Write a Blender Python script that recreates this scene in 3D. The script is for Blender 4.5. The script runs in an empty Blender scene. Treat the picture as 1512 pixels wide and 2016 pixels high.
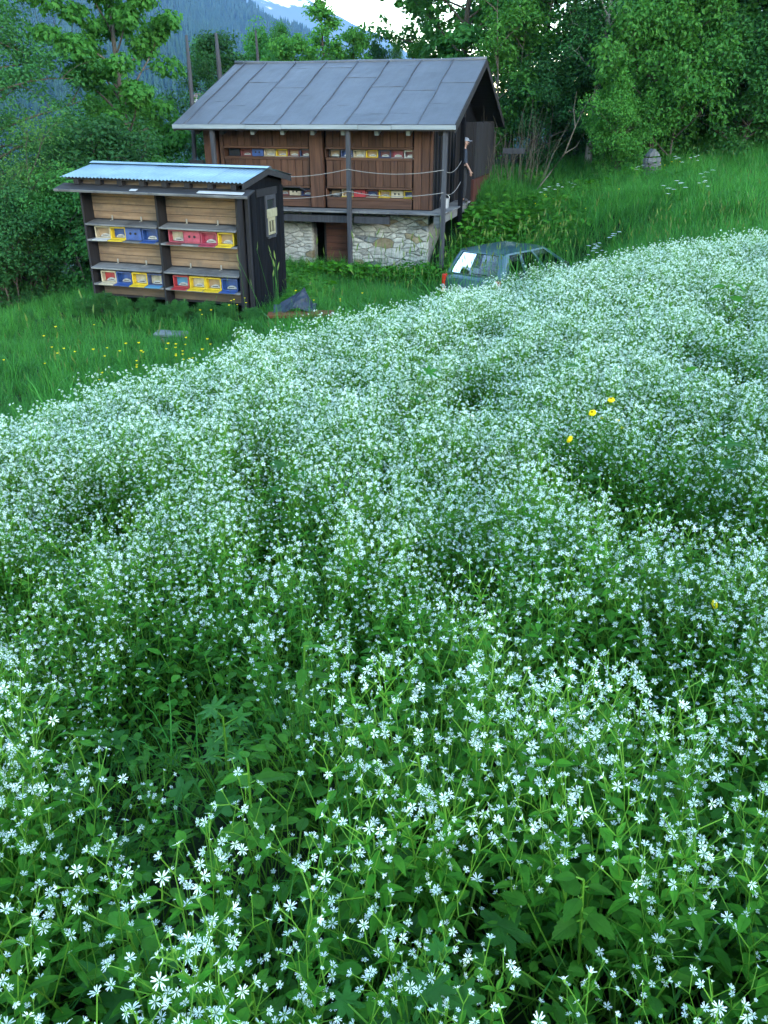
import bpy, math, random
import numpy as np
from mathutils import Vector, Matrix, Euler
scn = bpy.context.scene
R = math.radians
COL = scn.collection
rng = np.random.default_rng(7)
random.seed(7)

# ------------------------------------------------------------------ camera
cam_d = bpy.data.cameras.new('camera')
cam = bpy.data.objects.new('camera', cam_d)
COL.objects.link(cam)
cam.location = (0, 0, 0)
cam.rotation_euler = (R(90 - 26.28), 0, 0)
cam_d.sensor_fit = 'VERTICAL'
cam_d.sensor_height = 36.0
cam_d.sensor_width = 27.0
cam_d.lens = 36.0 * 1580 / 2016
cam_d.clip_start = 0.05
cam_d.clip_end = 30000
scn.camera = cam

# ------------------------------------------------------------------ sky, sun, exposure
SUN_EL, SUN_AZ = R(9), R(140)          # low sun, azimuth measured from +Y towards +X, behind the trees
world = bpy.data.worlds.new('World')
scn.world = world
world.use_nodes = True
wn = world.node_tree.nodes
bg = wn['Background']
sky = wn.new('ShaderNodeTexSky')
sky.sky_type = 'NISHITA'
sky.sun_disc = False
sky.sun_elevation = SUN_EL
sky.sun_rotation = SUN_AZ
sky.altitude = 1300
sky.air_density = 1.2
sky.dust_density = 0.6
sky.ozone_density = 1.1
world.node_tree.links.new(sky.outputs[0], bg.inputs[0])
bg.inputs[1].default_value = 0.15
sun_d = bpy.data.lights.new('sun', 'SUN')
sun_d.energy = 0.5
sun_d.angle = R(24)
sun_d.color = (1.0, 0.93, 0.85)
sun = bpy.data.objects.new('sun', sun_d)
COL.objects.link(sun)
to_sun = Vector((math.sin(SUN_AZ) * math.cos(SUN_EL), math.cos(SUN_AZ) * math.cos(SUN_EL), math.sin(SUN_EL)))
sun.rotation_euler = to_sun.to_track_quat('Z', 'Y').to_euler()
vs = scn.view_settings
vs.view_transform = 'Standard'
vs.look = 'None'
vs.exposure = 3.75
vs.gamma = 1.0
scn.render.engine = 'CYCLES'
cy = scn.cycles
cy.max_bounces = 6
cy.diffuse_bounces = 3
cy.glossy_bounces = 3
cy.transmission_bounces = 6
cy.transparent_max_bounces = 8
cy.volume_bounces = 0
cy.use_denoising = True
cy.sample_clamp_indirect = 6

# ------------------------------------------------------------------ helpers
def tag(o, label=None, cat=None, group=None, kind=None):
    if label: o['label'] = label
    if cat: o['category'] = cat
    if group: o['group'] = group
    if kind: o['kind'] = kind
    return o

def link(o, parent=None):
    COL.objects.link(o)
    if parent is not None: o.parent = parent
    return o

def empty(name, loc=(0, 0, 0), rz=0, label=None, cat=None, group=None):
    o = bpy.data.objects.new(name, None)
    o.empty_display_size = .2
    o.location = loc
    o.rotation_euler = (0, 0, rz)
    link(o)
    return tag(o, label, cat, group)

def mesh_obj(name, me, mat=None, parent=None, loc=(0, 0, 0), rot=(0, 0, 0), scale=(1, 1, 1)):
    o = bpy.data.objects.new(name, me)
    if mat is not None:
        if len(me.materials) == 0: me.materials.append(mat)
        if me.materials[0] is not mat:
            o.material_slots[0].link = 'OBJECT'
            o.material_slots[0].material = mat
    o.location = loc; o.rotation_euler = rot; o.scale = scale
    return link(o, parent)

def np_mesh(name, V, F, mats=(), midx=None, smooth=False):
    """V (n,3); F (m,k) with k = 3 or 4."""
    V = np.asarray(V, np.float32); F = np.asarray(F, np.int32)
    m, k = F.shape
    me = bpy.data.meshes.new(name)
    me.vertices.add(len(V)); me.vertices.foreach_set('co', V.ravel())
    me.loops.add(m * k); me.loops.foreach_set('vertex_index', F.ravel())
    me.polygons.add(m); me.polygons.foreach_set('loop_start', np.arange(0, m * k, k, dtype=np.int32))
    for mt in mats: me.materials.append(mt)
    if midx is not None: me.polygons.foreach_set('material_index', np.asarray(midx, np.int32))
    me.polygons.foreach_set('use_smooth', np.full(m, smooth, bool))
    me.update(calc_edges=True)
    return me

class MB:
    """collects polygons for one mesh"""
    def __init__(s): s.v = []; s.f = []; s.m = []
    def add(s, vs_, fs, mi=0):
        b = len(s.v); s.v += [tuple(x) for x in vs_]; s.f += [tuple(i + b for i in f) for f in fs]; s.m += [mi] * len(fs)
    def box(s, c, d, M=None, mi=0, bev=0.0):
        hx, hy, hz = d[0] / 2, d[1] / 2, d[2] / 2
        if bev <= 0:
            vs_ = [Vector((x * hx, y * hy, z * hz)) for x in (-1, 1) for y in (-1, 1) for z in (-1, 1)]
            fs = [(0, 1, 3, 2), (4, 6, 7, 5), (0, 4, 5, 1), (2, 3, 7, 6), (0, 2, 6, 4), (1, 5, 7, 3)]
        else:
            b = min(bev, hx * .9, hy * .9, hz * .9)
            vs_ = []; idx = {}
            for x in (-1, 1):
                for y in (-1, 1):
                    for z in (-1, 1):
                        for a in range(3):
                            p = [x * (hx - b), y * (hy - b), z * (hz - b)]
                            p[a] = (x * hx, y * hy, z * hz)[a]
                            idx[(x, y, z, a)] = len(vs_); vs_.append(Vector(p))
            fs = []
            for sg in (-1, 1):
                q = [idx[(sg, y, z, 0)] for y, z in ((-1, -1), (1, -1), (1, 1), (-1, 1))]; fs.append(q if sg > 0 else q[::-1])
                q = [idx[(x, sg, z, 1)] for x, z in ((-1, -1), (-1, 1), (1, 1), (1, -1))]; fs.append(q if sg > 0 else q[::-1])
                q = [idx[(x, y, sg, 2)] for x, y in ((-1, -1), (1, -1), (1, 1), (-1, 1))]; fs.append(q if sg > 0 else q[::-1])
            for i in (-1, 1):
                for j in (-1, 1):
                    fs.append((idx[(i, j, -1, 0)], idx[(i, j, 1, 0)], idx[(i, j, 1, 1)], idx[(i, j, -1, 1)]))
                    fs.append((idx[(i, -1, j, 0)], idx[(i, 1, j, 0)], idx[(i, 1, j, 2)], idx[(i, -1, j, 2)]))
                    fs.append((idx[(-1, i, j, 1)], idx[(1, i, j, 1)], idx[(1, i, j, 2)], idx[(-1, i, j, 2)]))
                    for k in (-1, 1): fs.append((idx[(i, j, k, 0)], idx[(i, j, k, 1)], idx[(i, j, k, 2)]))
        if M is not None: vs_ = [M @ v for v in vs_]
        c = Vector(c)
        s.add([v + c for v in vs_], fs, mi)
    def tube(s, pts, rad, n=6, mi=0, cap=True):
        pts = [Vector(p) for p in pts]; k = len(pts)
        if not hasattr(rad, '__len__'): rad = [rad] * k
        b = len(s.v)
        ref = Vector((.31, .2, .93))
        for i, p in enumerate(pts):
            t = (pts[min(i + 1, k - 1)] - pts[max(i - 1, 0)]).normalized()
            r_ = ref if abs(t.dot(ref)) < .95 else Vector((1, 0, 0))
            u = t.cross(r_).normalized(); w = t.cross(u)
            for j in range(n):
                a = 2 * math.pi * j / n
                s.v.append(tuple(p + (u * math.cos(a) + w * math.sin(a)) * rad[i]))
        for i in range(k - 1):
            for j in range(n):
                s.f.append((b + i * n + j, b + i * n + (j + 1) % n, b + (i + 1) * n + (j + 1) % n, b + (i + 1) * n + j)); s.m.append(mi)
        if cap:
            s.f.append(tuple(b + j for j in range(n))); s.m.append(mi)
            s.f.append(tuple(b + (k - 1) * n + j for j in reversed(range(n)))); s.m.append(mi)
    def prism(s, prof, y0, y1, mi=0):
        """profile in x,z extruded along y"""
        n = len(prof)
        vs_ = [(x, y0, z) for x, z in prof] + [(x, y1, z) for x, z in prof]
        fs = [tuple(range(n)), tuple(range(2 * n - 1, n - 1, -1))] + [(i, i + n, (i + 1) % n + n, (i + 1) % n) for i in range(n)]
        s.add(vs_, fs, mi)
    def mesh(s, name, mats=(), smooth=False, fix=True):
        me = bpy.data.meshes.new(name)
        me.from_pydata(s.v, [], s.f)
        for mt in mats: me.materials.append(mt)
        if len(mats) > 1: me.polygons.foreach_set('material_index', s.m)
        if smooth: me.polygons.foreach_set('use_smooth', [True] * len(me.polygons))
        if fix:
            import bmesh
            bm = bmesh.new(); bm.from_mesh(me); bmesh.ops.recalc_face_normals(bm, faces=bm.faces); bm.to_mesh(me); bm.free()
        me.update()
        return me

_box_cache = {}
def box_obj(name, d, mat, parent, loc=(0, 0, 0), rot=(0, 0, 0), bev=.004):
    key = (round(d[0], 3), round(d[1], 3), round(d[2], 3), bev, mat.name)
    me = _box_cache.get(key)
    if me is None:
        m = MB(); m.box((0, 0, 0), d, bev=bev)
        me = m.mesh(name, [mat]); _box_cache[key] = me
    return mesh_obj(name, me, mat, parent, loc, rot)

def box6(name, x0, x1, y0, y1, z0, z1, mat, parent, bev=.004):
    c = Vector(((x0 + x1) / 2, (y0 + y1) / 2, (z0 + z1) / 2))
    if parent is not None and parent.parent is not None: c -= parent.location
    return box_obj(name, (x1 - x0, y1 - y0, z1 - z0), mat, parent, c, bev=bev)

# ------------------------------------------------------------------ materials
def nt(name):
    m = bpy.data.materials.new(name); m.use_nodes = True
    t = m.node_tree
    return m, t, t.nodes['Principled BSDF'], t.links.new

def vary(t, base, amount, src):
    """base colour times (1 +- amount) driven by a 0..1 socket"""
    mr = t.nodes.new('ShaderNodeMapRange'); mr.inputs[3].default_value = 1 - amount; mr.inputs[4].default_value = 1 + amount
    t.links.new(src, mr.inputs[0])
    mx = t.nodes.new('ShaderNodeMix'); mx.data_type = 'RGBA'; mx.blend_type = 'MULTIPLY'; mx.inputs[0].default_value = 1
    t.links.new(base, mx.inputs[6]); t.links.new(mr.outputs[0], mx.inputs[7])
    return mx.outputs[2]

def ramp(t, src, stops):
    r = t.nodes.new('ShaderNodeValToRGB')
    e = r.color_ramp.elements
    while len(e) < len(stops): e.new(.5)
    for el, (p, c) in zip(e, stops): el.position = p; el.color = (*c, 1)
    t.links.new(src, r.inputs[0])
    return r.outputs[0]

def coords(t, scale, offs_random=True, kind='Object'):
    tc = t.nodes.new('ShaderNodeTexCoord')
    mp = t.nodes.new('ShaderNodeMapping'); mp.inputs['Scale'].default_value = scale
    t.links.new(tc.outputs[kind], mp.inputs[0])
    if offs_random:
        oi = t.nodes.new('ShaderNodeObjectInfo')
        mu = t.nodes.new('ShaderNodeMath'); mu.operation = 'MULTIPLY'; mu.inputs[1].default_value = 37.0
        t.links.new(oi.outputs['Random'], mu.inputs[0])
        cb = t.nodes.new('ShaderNodeCombineXYZ')
        for i in range(3): t.links.new(mu.outputs[0], cb.inputs[i])
        t.links.new(cb.outputs[0], mp.inputs['Location'])
    return mp.outputs[0]

def noise(t, vec, scale, detail=4, rough=.55):
    n = t.nodes.new('ShaderNodeTexNoise'); n.inputs['Scale'].default_value = scale
    n.inputs['Detail'].default_value = detail; n.inputs['Roughness'].default_value = rough
    if vec is not None: t.links.new(vec, n.inputs['Vector'])
    return n.outputs[0]

def bump(t, p, h, strength=.3, dist=.01):
    b = t.nodes.new('ShaderNodeBump'); b.inputs['Strength'].default_value = strength; b.inputs['Distance'].default_value = dist
    t.links.new(h, b.inputs['Height']); t.links.new(b.outputs[0], p.inputs['Normal'])

def wood(name, c_dark, c_light, axis='z', rough=.8, var=.18, grain=9, weather=None):
    m, t, p, L = nt(name)
    s = {'x': (grain * .07, grain, grain), 'y': (grain, grain * .07, grain), 'z': (grain, grain, grain * .07)}[axis]
    v = coords(t, s)
    n = noise(t, v, 2.2, 6, .62)
    c = ramp(t, n, [(.28, c_dark), (.72, c_light)])
    if weather is not None:
        v2 = coords(t, (1, 1, 1))
        n2 = noise(t, v2, 2.0, 5, .65)
        w = t.nodes.new('ShaderNodeMix'); w.data_type = 'RGBA'
        r2 = ramp(t, n2, [(.48, (0, 0, 0)), (.7, (1, 1, 1))])
        L(r2, w.inputs[0]); L(c, w.inputs[6]); w.inputs[7].default_value = (*weather, 1)
        c = w.outputs[2]
    oi = t.nodes.new('ShaderNodeObjectInfo')
    c = vary(t, c, var, oi.outputs['Random'])
    L(c, p.inputs['Base Color']); p.inputs['Roughness'].default_value = rough
    p.inputs['Specular IOR Level'].default_value = .3
    bump(t, p, n, .35, .004)
    return m

def plain(name, c, rough=.6, metal=0.0, var=.12, nscale=6, spec=.5, bumps=.1):
    m, t, p, L = nt(name)
    v = coords(t, (1, 1, 1))
    n = noise(t, v, nscale, 5, .6)
    d = tuple(x * (1 - var) for x in c); l = tuple(min(1, x * (1 + var)) for x in c)
    L(ramp(t, n, [(.3, d), (.7, l)]), p.inputs['Base Color'])
    p.inputs['Roughness'].default_value = rough; p.inputs['Metallic'].default_value = metal
    p.inputs['Specular IOR Level'].default_value = spec
    if bumps: bump(t, p, n, bumps, .01)
    return m

def leafmat(name, c, c2, var=.3, trans=.35, rough=.55, spec=.35, tr_gain=(1.3, 1.25, .6), mottle=0):
    """leaf: colour differs leaf to leaf and plant to plant, some light passes through"""
    m, t, p, L = nt(name)
    if c[1] > 2 * c[2]: c = (c[0], c[1], c[2] * .6); c2 = (c2[0], c2[1], c2[2] * .6)
    spec *= .55
    g = t.nodes.new('ShaderNodeNewGeometry')
    oi = t.nodes.new('ShaderNodeObjectInfo')
    mx = t.nodes.new('ShaderNodeMix'); mx.data_type = 'RGBA'
    L(g.outputs['Random Per Island'], mx.inputs[0]); mx.inputs[6].default_value = (*c, 1); mx.inputs[7].default_value = (*c2, 1)
    col = vary(t, mx.outputs[2], var, oi.outputs['Random'])
    if mottle:
        nz = noise(t, coords(t, (1, 1, 1)), mottle, 3, .6); col = vary(t, col, .38, nz)
    L(col, p.inputs['Base Color']); p.inputs['Roughness'].default_value = rough; p.inputs['Specular IOR Level'].default_value = spec
    tr = t.nodes.new('ShaderNodeBsdfTranslucent')
    mg = t.nodes.new('ShaderNodeMix'); mg.data_type = 'RGBA'; mg.blend_type = 'MULTIPLY'; mg.inputs[0].default_value = 1
    L(col, mg.inputs[6]); mg.inputs[7].default_value = (*tr_gain, 1)
    L(mg.outputs[2], tr.inputs[0])
    ms = t.nodes.new('ShaderNodeMixShader'); ms.inputs[0].default_value = trans
    L(p.outputs[0], ms.inputs[1]); L(tr.outputs[0], ms.inputs[2])
    L(ms.outputs[0], t.nodes['Material Output'].inputs['Surface'])
    return m
# ------------------------------------------------------------------ ground
CP = np.array([[0.0,0.62,-1.41],[-0.42,0.62,-1.41],[0.43,0.66,-1.47],[0.0,1.12,-1.47],[-0.66,1.2,-1.54],[0.65,1.12,-1.47],[0.0,1.75,-1.55],[-1.03,1.95,-1.68],[0.9,1.72,-1.53],[0.0,3.2,-1.72],[-1.62,3.3,-1.88],[1.47,3.1,-1.68],[0.0,5.0,-1.83],[-1.38,4.6,-1.94],[1.22,5.6,-1.75],[2.61,6.0,-1.64],[-2.27,4.6,-2.17],[-1.36,5.6,-2.05],[-0.63,6.4,-1.96],[0.48,7.4,-1.97],[1.88,8.4,-1.84],[3.52,9.0,-1.72],[4.21,9.2,-1.70],
[0,-1,-1.15],[2,-1,-.95],[-2,-1,-1.4],[-5,0,-2],[5,0,-.7],[8,4,-.7],[8,9,-1.25],[0,-5,-.6],[-6,-5,-1.3],[6,-5,.1],[-5,5,-2.6],[-4.6,8,-3.15],[-2.6,8.6,-3.1],[-.9,9.6,-3],[.8,11,-3.15],[2.6,12.2,-2.9],[4.6,12.4,-2.25],[8,13,-1.75],[-4.21,9.5,-3.22],[-5.57,12.5,-3.49],[-3.51,12,-3.44],[-6.1,16,-3.79],[-8.07,19,-4.04],[-3.87,14.5,-3.74],[-1.9,15.2,-3.55],[-.7,17,-3.7],[.25,17,-3.54],[-2.8,15.7,-3.68],[-5.9,16.6,-3.7],[-5.4,18.6,-3.6],[-2.3,17.8,-3.6],[.6,22.3,-4],[-1.2,22.9,-4],[1.5,21.9,-3.9],[-5,24,-4],[2.2,18.4,-4.08],[3.2,19.2,-4.02],[4.2,20.6,-3.9],[2.2,17,-4.05],[3.6,17.6,-3.75],[5.2,19.4,-3.2],[3.39,23,-3.27],[3.77,26,-2.7],[4.97,21,-2.76],[6.46,28,-2.05],[5.87,18,-2.3],[8.56,27,-1.69],[5.6,14,-2.1],[6.69,15,-2.0],[9.58,22,-1.66],[12.22,28,-1.22],[2.9,24.3,-2.9],[1.3,22.9,-3.95],[2.0,22.7,-3.75],[4.71,24.5,-2.49],[3.2,27,-2.35],[2.2,30,-2.2],[-2,33,-3.2],[-8,30,-5],[-9.5,22,-5],[-12,26,-7],[-14,36,-9.5],[-2,42,-5.5],[6,36,-1.2],[12,34,-.1],[16,28,.0],[20,40,2],[14,16,-1.2],[-12,14,-4.3],[-12,8,-3.9],[-20,20,-8.5],[25,20,1.5],[0,58,-10],[20,60,1],[-25,55,-17],[-30,10,-10],[30,0,3],[-25,-5,-6]])
_n = len(CP)
_d = np.linalg.norm(CP[:, None, :2] - CP[None, :, :2], axis=2)
_K = np.where(_d > 0, _d * _d * np.log(_d + 1e-9), 0) + .15 * np.eye(_n)
_P = np.c_[np.ones(_n), CP[:, :2]]
_W = np.linalg.solve(np.block([[_K, _P], [_P.T, np.zeros((3, 3))]]), np.r_[CP[:, 2], 0, 0, 0])

def hashn(x, y, f, s=0):
    """cheap smooth value noise, about -1..1"""
    return (np.sin(x * f * 1.7 + 1.3 + s + 1.9 * np.sin(y * f * .9 + s)) * np.cos(y * f * 1.5 + .7 * s + 1.4 * np.sin(x * f * 1.1 + 2 + s)))

def gz(x, y):
    x = np.atleast_1d(np.asarray(x, float)); y = np.atleast_1d(np.asarray(y, float))
    sh = x.shape; xf = x.ravel(); yf = y.ravel()
    z = np.empty_like(xf)
    for i in range(0, len(xf), 20000):
        a = xf[i:i + 20000]; b = yf[i:i + 20000]
        d2 = (a[:, None] - CP[:, 0]) ** 2 + (b[:, None] - CP[:, 1]) ** 2
        z[i:i + 20000] = (.5 * d2 * np.log(d2 + 1e-12)) @ _W[:_n] + _W[-3] + _W[-2] * a + _W[-1] * b
    far = np.clip((np.hypot(xf, yf - 15) - 40) / 25, 0, 1)
    zf = np.clip(-6 - .13 * (yf - 25) + .16 * xf, -46, 30)
    z = z * (1 - far) + zf * far
    z += np.where(yf < 11, .055, .035) * hashn(xf, yf, 2.1) + .02 * hashn(xf, yf, 5.3, 2)
    return z.reshape(sh)

def g1(x, y): return float(gz([x], [y])[0])

def axis_grid(lo, hi, fine_lo, fine_hi, fine, grow=1.18):
    a = list(np.arange(fine_lo, fine_hi + fine, fine)); st = fine
    while a[-1] < hi: st *= grow; a.append(min(hi, a[-1] + st))
    st = fine
    while a[0] > lo: st *= grow; a.insert(0, max(lo, a[0] - st))
    return np.array(a)

def sheet(name, xs, ys, zf, mat, smooth=True):
    X, Y = np.meshgrid(xs, ys)
    V = np.stack([X, Y, zf(X, Y)], -1).reshape(-1, 3)
    nx = len(xs); i = np.arange(len(ys) - 1)[:, None] * nx + np.arange(nx - 1)[None]
    F = np.stack([i, i + 1, i + nx + 1, i + nx], -1).reshape(-1, 4)
    return mesh_obj(name, np_mesh(name, V, F, [mat], smooth=smooth))

m_soil, t, p, L = nt('meadow soil')
v = coords(t, (1, 1, 1), False)
n1 = noise(t, v, 1.3, 6, .6); n2 = noise(t, v, 22, 4, .6)
c = ramp(t, n1, [(.35, (.010, .014, .006)), (.6, (.012, .030, .008)), (.8, (.020, .042, .012))])
c = vary(t, c, .45, n2)
L(c, p.inputs['Base Color']); p.inputs['Roughness'].default_value = .95; p.inputs['Specular IOR Level'].default_value = .1
bump(t, p, n2, .6, .04)
ground = sheet('ground', axis_grid(-420, 420, -12, 14, .3), axis_grid(-60, 460, -2, 32, .3), gz, m_soil)
tag(ground, 'green sloping meadow ground below the flowers and the bee houses', kind='structure')

# ------------------------------------------------------------------ mountains
def prof(pts):
    xs, zs = np.array(pts).T
    return lambda x: np.interp(x, xs, zs)
A_r = prof([(-3200, 1500), (-1561, 751), (-1142, 597), (-809, 462), (-575, 359), (-368, 263), (-274, 221), (-204, 190), (-153, 157), (-88, 111), (5, 55), (196, -3), (600, -45), (1500, -45)])
B_r = prof([(-5000, 2100), (-1546, 1216), (-1024, 871), (-690, 702), (-461, 603), (-318, 545), (-203, 487), (-75, 440), (78, 373), (286, 280), (598, 132), (1077, -34), (2500, -45)])
def Az(x, y):
    s = np.clip((y - 380) / 2020, 0, 1); b = np.clip((y - 2400) / 900, 0, 1)
    z = -46 + (A_r(x + 90 * (1 - s) * np.sin(y * .004)) + 46) * s ** 1.15
    z += 22 * s * (1 - s) * 2 * hashn(x, y, .006, 1) + 9 * s * hashn(x, y, .017, 4) * (s < .999)
    return z - b * 500
def Bz(x, y):
    s = np.clip((y - 3000) / 2500, 0, 1); b = np.clip((y - 5500) / 1500, 0, 1)
    z = -60 + (B_r(x) + 60) * s ** 1.1
    z += 60 * s * (1 - s) * 2 * hashn(x, y, .0025, 3) + 14 * s * hashn(x, y, .009, 5)
    return z - b * 900

m_mtA, t, p, L = nt('forested mountain slope')
v = coords(t, (1, 1, 1), False)
n1 = noise(t, v, .0045, 5, .6); n2 = noise(t, v, .05, 4, .7)
c = ramp(t, n1, [(.50, (.012, .026, .018)), (.60, (.02, .045, .022)), (.66, (.06, .14, .04))])
c = vary(t, c, .5, n2)
L(c, p.inputs['Base Color']); p.inputs['Roughness'].default_value = 1; p.inputs['Specular IOR Level'].default_value = 0
bump(t, p, n2, 1, 8)
mtA = sheet('mountain', np.linspace(-3000, 1300, 130), np.r_[np.linspace(380, 2400, 80), np.linspace(2440, 3300, 12)], Az, m_mtA)
tag(mtA, 'dark blue forested mountain slope behind the trees', kind='structure')

m_mtB, t, p, L = nt('high mountain rock and snow')
v = coords(t, (1, 1, .4), False)
n1 = noise(t, v, .0035, 6, .6)
geo = t.nodes.new('ShaderNodeNewGeometry'); sp = t.nodes.new('ShaderNodeSeparateXYZ'); L(geo.outputs['Position'], sp.inputs[0])
mr = t.nodes.new('ShaderNodeMapRange'); mr.inputs[1].default_value = 430; mr.inputs[2].default_value = 680; mr.inputs[3].default_value = -.22; mr.inputs[4].default_value = .16
L(sp.outputs[2], mr.inputs[0])
ad = t.nodes.new('ShaderNodeMath'); ad.operation = 'ADD'; L(n1, ad.inputs[0]); L(mr.outputs[0], ad.inputs[1])
c = ramp(t, ad.outputs[0], [(.53, (.07, .10, .09)), (.57, (.8, .8, .82))])
L(c, p.inputs['Base Color']); p.inputs['Roughness'].default_value = 1; p.inputs['Specular IOR Level'].default_value = 0
mtB = sheet('mountain', np.linspace(-4800, 2500, 110), np.r_[np.linspace(3000, 5500, 60), np.linspace(5560, 7000, 8)], Bz, m_mtB)
tag(mtB, 'pale far mountain ridge with streaks of snow under the sky', kind='structure')
# ------------------------------------------------------------------ building materials
W_HUT = wood('brown stained hut boards', (.028, .0118, .0068), (.086, .040, .0225), 'z', .8, .28, 8)
W_HUTX = wood('brown stained hut rails', (.034, .015, .009), (.094, .046, .026), 'x', .8, .2, 8)
W_DARK = wood('dark weathered timber', (0.00525, 0.00525, 0.0063), (0.0168, 0.01575, 0.0168), 'z', .8, .2, 8)
W_DARKX = wood('dark weathered beam', (0.0084, 0.0084, 0.0098), (0.028, 0.0266, 0.0266), 'x', .8, .2, 8)
W_POST = wood('grey blue weathered post', (0.0168, 0.018, 0.0216), (0.045, 0.0468, 0.0528), 'z', .8, .12, 8)
W_GREY = wood('bleached grey board', (0.062, 0.062, 0.062), (0.1674, 0.1674, 0.1612), 'x', .85, .14, 9, weather=(0.0372, 0.0372, 0.0403))
W_FASC = wood('pale painted fascia', (.12, .145, .155), (.20, .225, .235), 'x', .6, .1, 5)
W_TAN = wood('tan spruce planks', (.105, .063, .036), (.26, .17, .10), 'x', .75, .2, 7, weather=(.10, .075, .055))
W_TANG = wood('greyed spruce planks', (0.0682, 0.0465, 0.031), (0.1612, 0.1116, 0.0713), 'x', .8, .14, 7, weather=(0.062, 0.0527, 0.0465))
W_TAR = wood('tarred black boards', (.0022, .0026, .0032), (.0085, .0095, .0115), 'z', .95, .25, 7)
W_DOOR = wood('red brown door boards', (0.045, 0.0162, 0.009), (0.096, 0.039, 0.0216), 'x', .75, .12, 6)
W_RED = wood('faded red boards', (0.03, 0.0078, 0.0054), (0.066, 0.0192, 0.012), 'z', .75, .15, 6)
for _m in (W_TAR,):
    _p = _m.node_tree.nodes['Principled BSDF']; _p.inputs['Specular IOR Level'].default_value = .06; _p.inputs['Roughness'].default_value = .95
M_FELT, t, p, L = nt('slate grey roofing sheet')
v = coords(t, (1, 1, 1))
n1 = noise(t, v, 1.6, 6, .65); n2 = noise(t, v, 160, 2, .5); v3 = coords(t, (6, .6, 1)); n3 = noise(t, v3, 1.5, 4, .6)
c = ramp(t, n1, [(.3, (.044, .050, .060)), (.7, (.064, .072, .085))])
c = vary(t, c, .22, n2); c = vary(t, c, .18, n3)
oi = t.nodes.new('ShaderNodeObjectInfo'); c = vary(t, c, .05, oi.outputs['Random'])
L(c, p.inputs['Base Color']); p.inputs['Roughness'].default_value = .62; p.inputs['Specular IOR Level'].default_value = .45
bump(t, p, n2, .25, .003)
M_SEAM = plain('dark roof seam', (.035, .04, .05), .6, var=.2)
M_TIN, t, p, L = nt('galvanised corrugated sheet')
v = coords(t, (1, 1, 1)); n1 = noise(t, v, 2.2, 5, .6); n2 = noise(t, v, 30, 3, .6)
c = ramp(t, n1, [(.3, (.125, .20, .245)), (.7, (.19, .285, .335))]); c = vary(t, c, .10, n2)
L(c, p.inputs['Base Color']); p.inputs['Roughness'].default_value = .42; p.inputs['Metallic'].default_value = .25
M_WHITE = plain('weathered white metal', (0.3844, 0.3906, 0.3844), .45, .2, .12)
M_DARKGLASS = plain('dark dusty glass', (.02, .022, .026), .15, 0, .2)
M_HOLE = plain('dark hollow', (.006, .006, .006), .9, var=.1)
M_ROPE = plain('pale rope', (0.18, 0.174, 0.162), .85, var=.15, nscale=60)
M_MORT = plain('grey lime mortar', (.15, .15, .135), .95, var=.4, nscale=14, spec=.1, bumps=.8)
def stone_mat(name, a, b):
    m, t, p, L = nt(name)
    v = coords(t, (1, 1, 1)); n1 = noise(t, v, 7, 6, .68); n2 = noise(t, v, 38, 4, .6)
    c = ramp(t, n1, [(.3, a), (.72, b)]); c = vary(t, c, .25, n2)
    oi = t.nodes.new('ShaderNodeObjectInfo'); c = vary(t, c, .22, oi.outputs['Random'])
    L(c, p.inputs['Base Color']); p.inputs['Roughness'].default_value = .92; p.inputs['Specular IOR Level'].default_value = .2
    bump(t, p, n1, .7, .02)
    return m
M_ST1 = stone_mat('pale grey limestone', (.17, .18, .16), (.43, .43, .385))
M_ST2 = stone_mat('ochre limestone', (0.156, 0.1235, 0.0715), (0.273, 0.234, 0.156))
M_MON = stone_mat('dark lichened stone', (.045, .048, .052), (.115, .122, .125))
M_ST3 = stone_mat('blue grey stone', (0.075, 0.08625, 0.09), (0.18, 0.195, 0.195))
M_CREAM = plain('cream hive paint', (0.3057, 0.2635, 0.1792), .55, var=.32, nscale=11)
M_YEL = plain('yellow hive paint', (0.4406, 0.306, 0.007344), .5, var=.32, nscale=11)
M_BLUE = plain('blue hive paint', (0.01224, 0.0442, 0.1632), .5, var=.32, nscale=11)
M_NAVY = plain('dark blue hive paint', (.02, .035, .10), .5, var=.32, nscale=11)
M_RED = plain('red hive paint', (0.2499, 0.01488, 0.01785), .5, var=.32, nscale=11)
M_PINK = plain('raspberry hive paint', (0.2261, 0.02678, 0.05057), .5, var=.32, nscale=11)
M_LWOOD = plain('bare light wood', (0.252, 0.168, 0.09), .7, var=.15)
M_DKRED = plain('dull brown red hive paint', (.11, .03, .03), .6, var=.12)
M_LBLUE = plain('light blue hive paint', (0.045, 0.165, 0.27), .5, var=.1)
M_VENT = plain('faded yellow board', (.20, .185, .11), .8, var=.25)
M_HINGE = plain('dull zinc hinge', (.22, .21, .19), .5, .5, .1)
M_ALU = plain('dull aluminium slide', (.34, .35, .36), .4, .5, .15)

# ------------------------------------------------------------------ the wooden bee hut on its stone base
HA = R(-15.9)
HO = Vector((1.744, 22.0, -.227))
def hw(x, y, z):
    return HO + Matrix.Rotation(HA, 3, 'Z') @ Vector((x, y, z))
hut = empty('wooden_hut', HO, HA, 'brown wooden hut with slate grey seamed roof standing on a rough stone base', 'hut')
RY, RZ = 4.16, 1.63          # ridge
EY2 = 8.32
def roofz(y): return RZ * y / RY if y <= RY else RZ * (EY2 - y) / (EY2 - RY)
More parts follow.
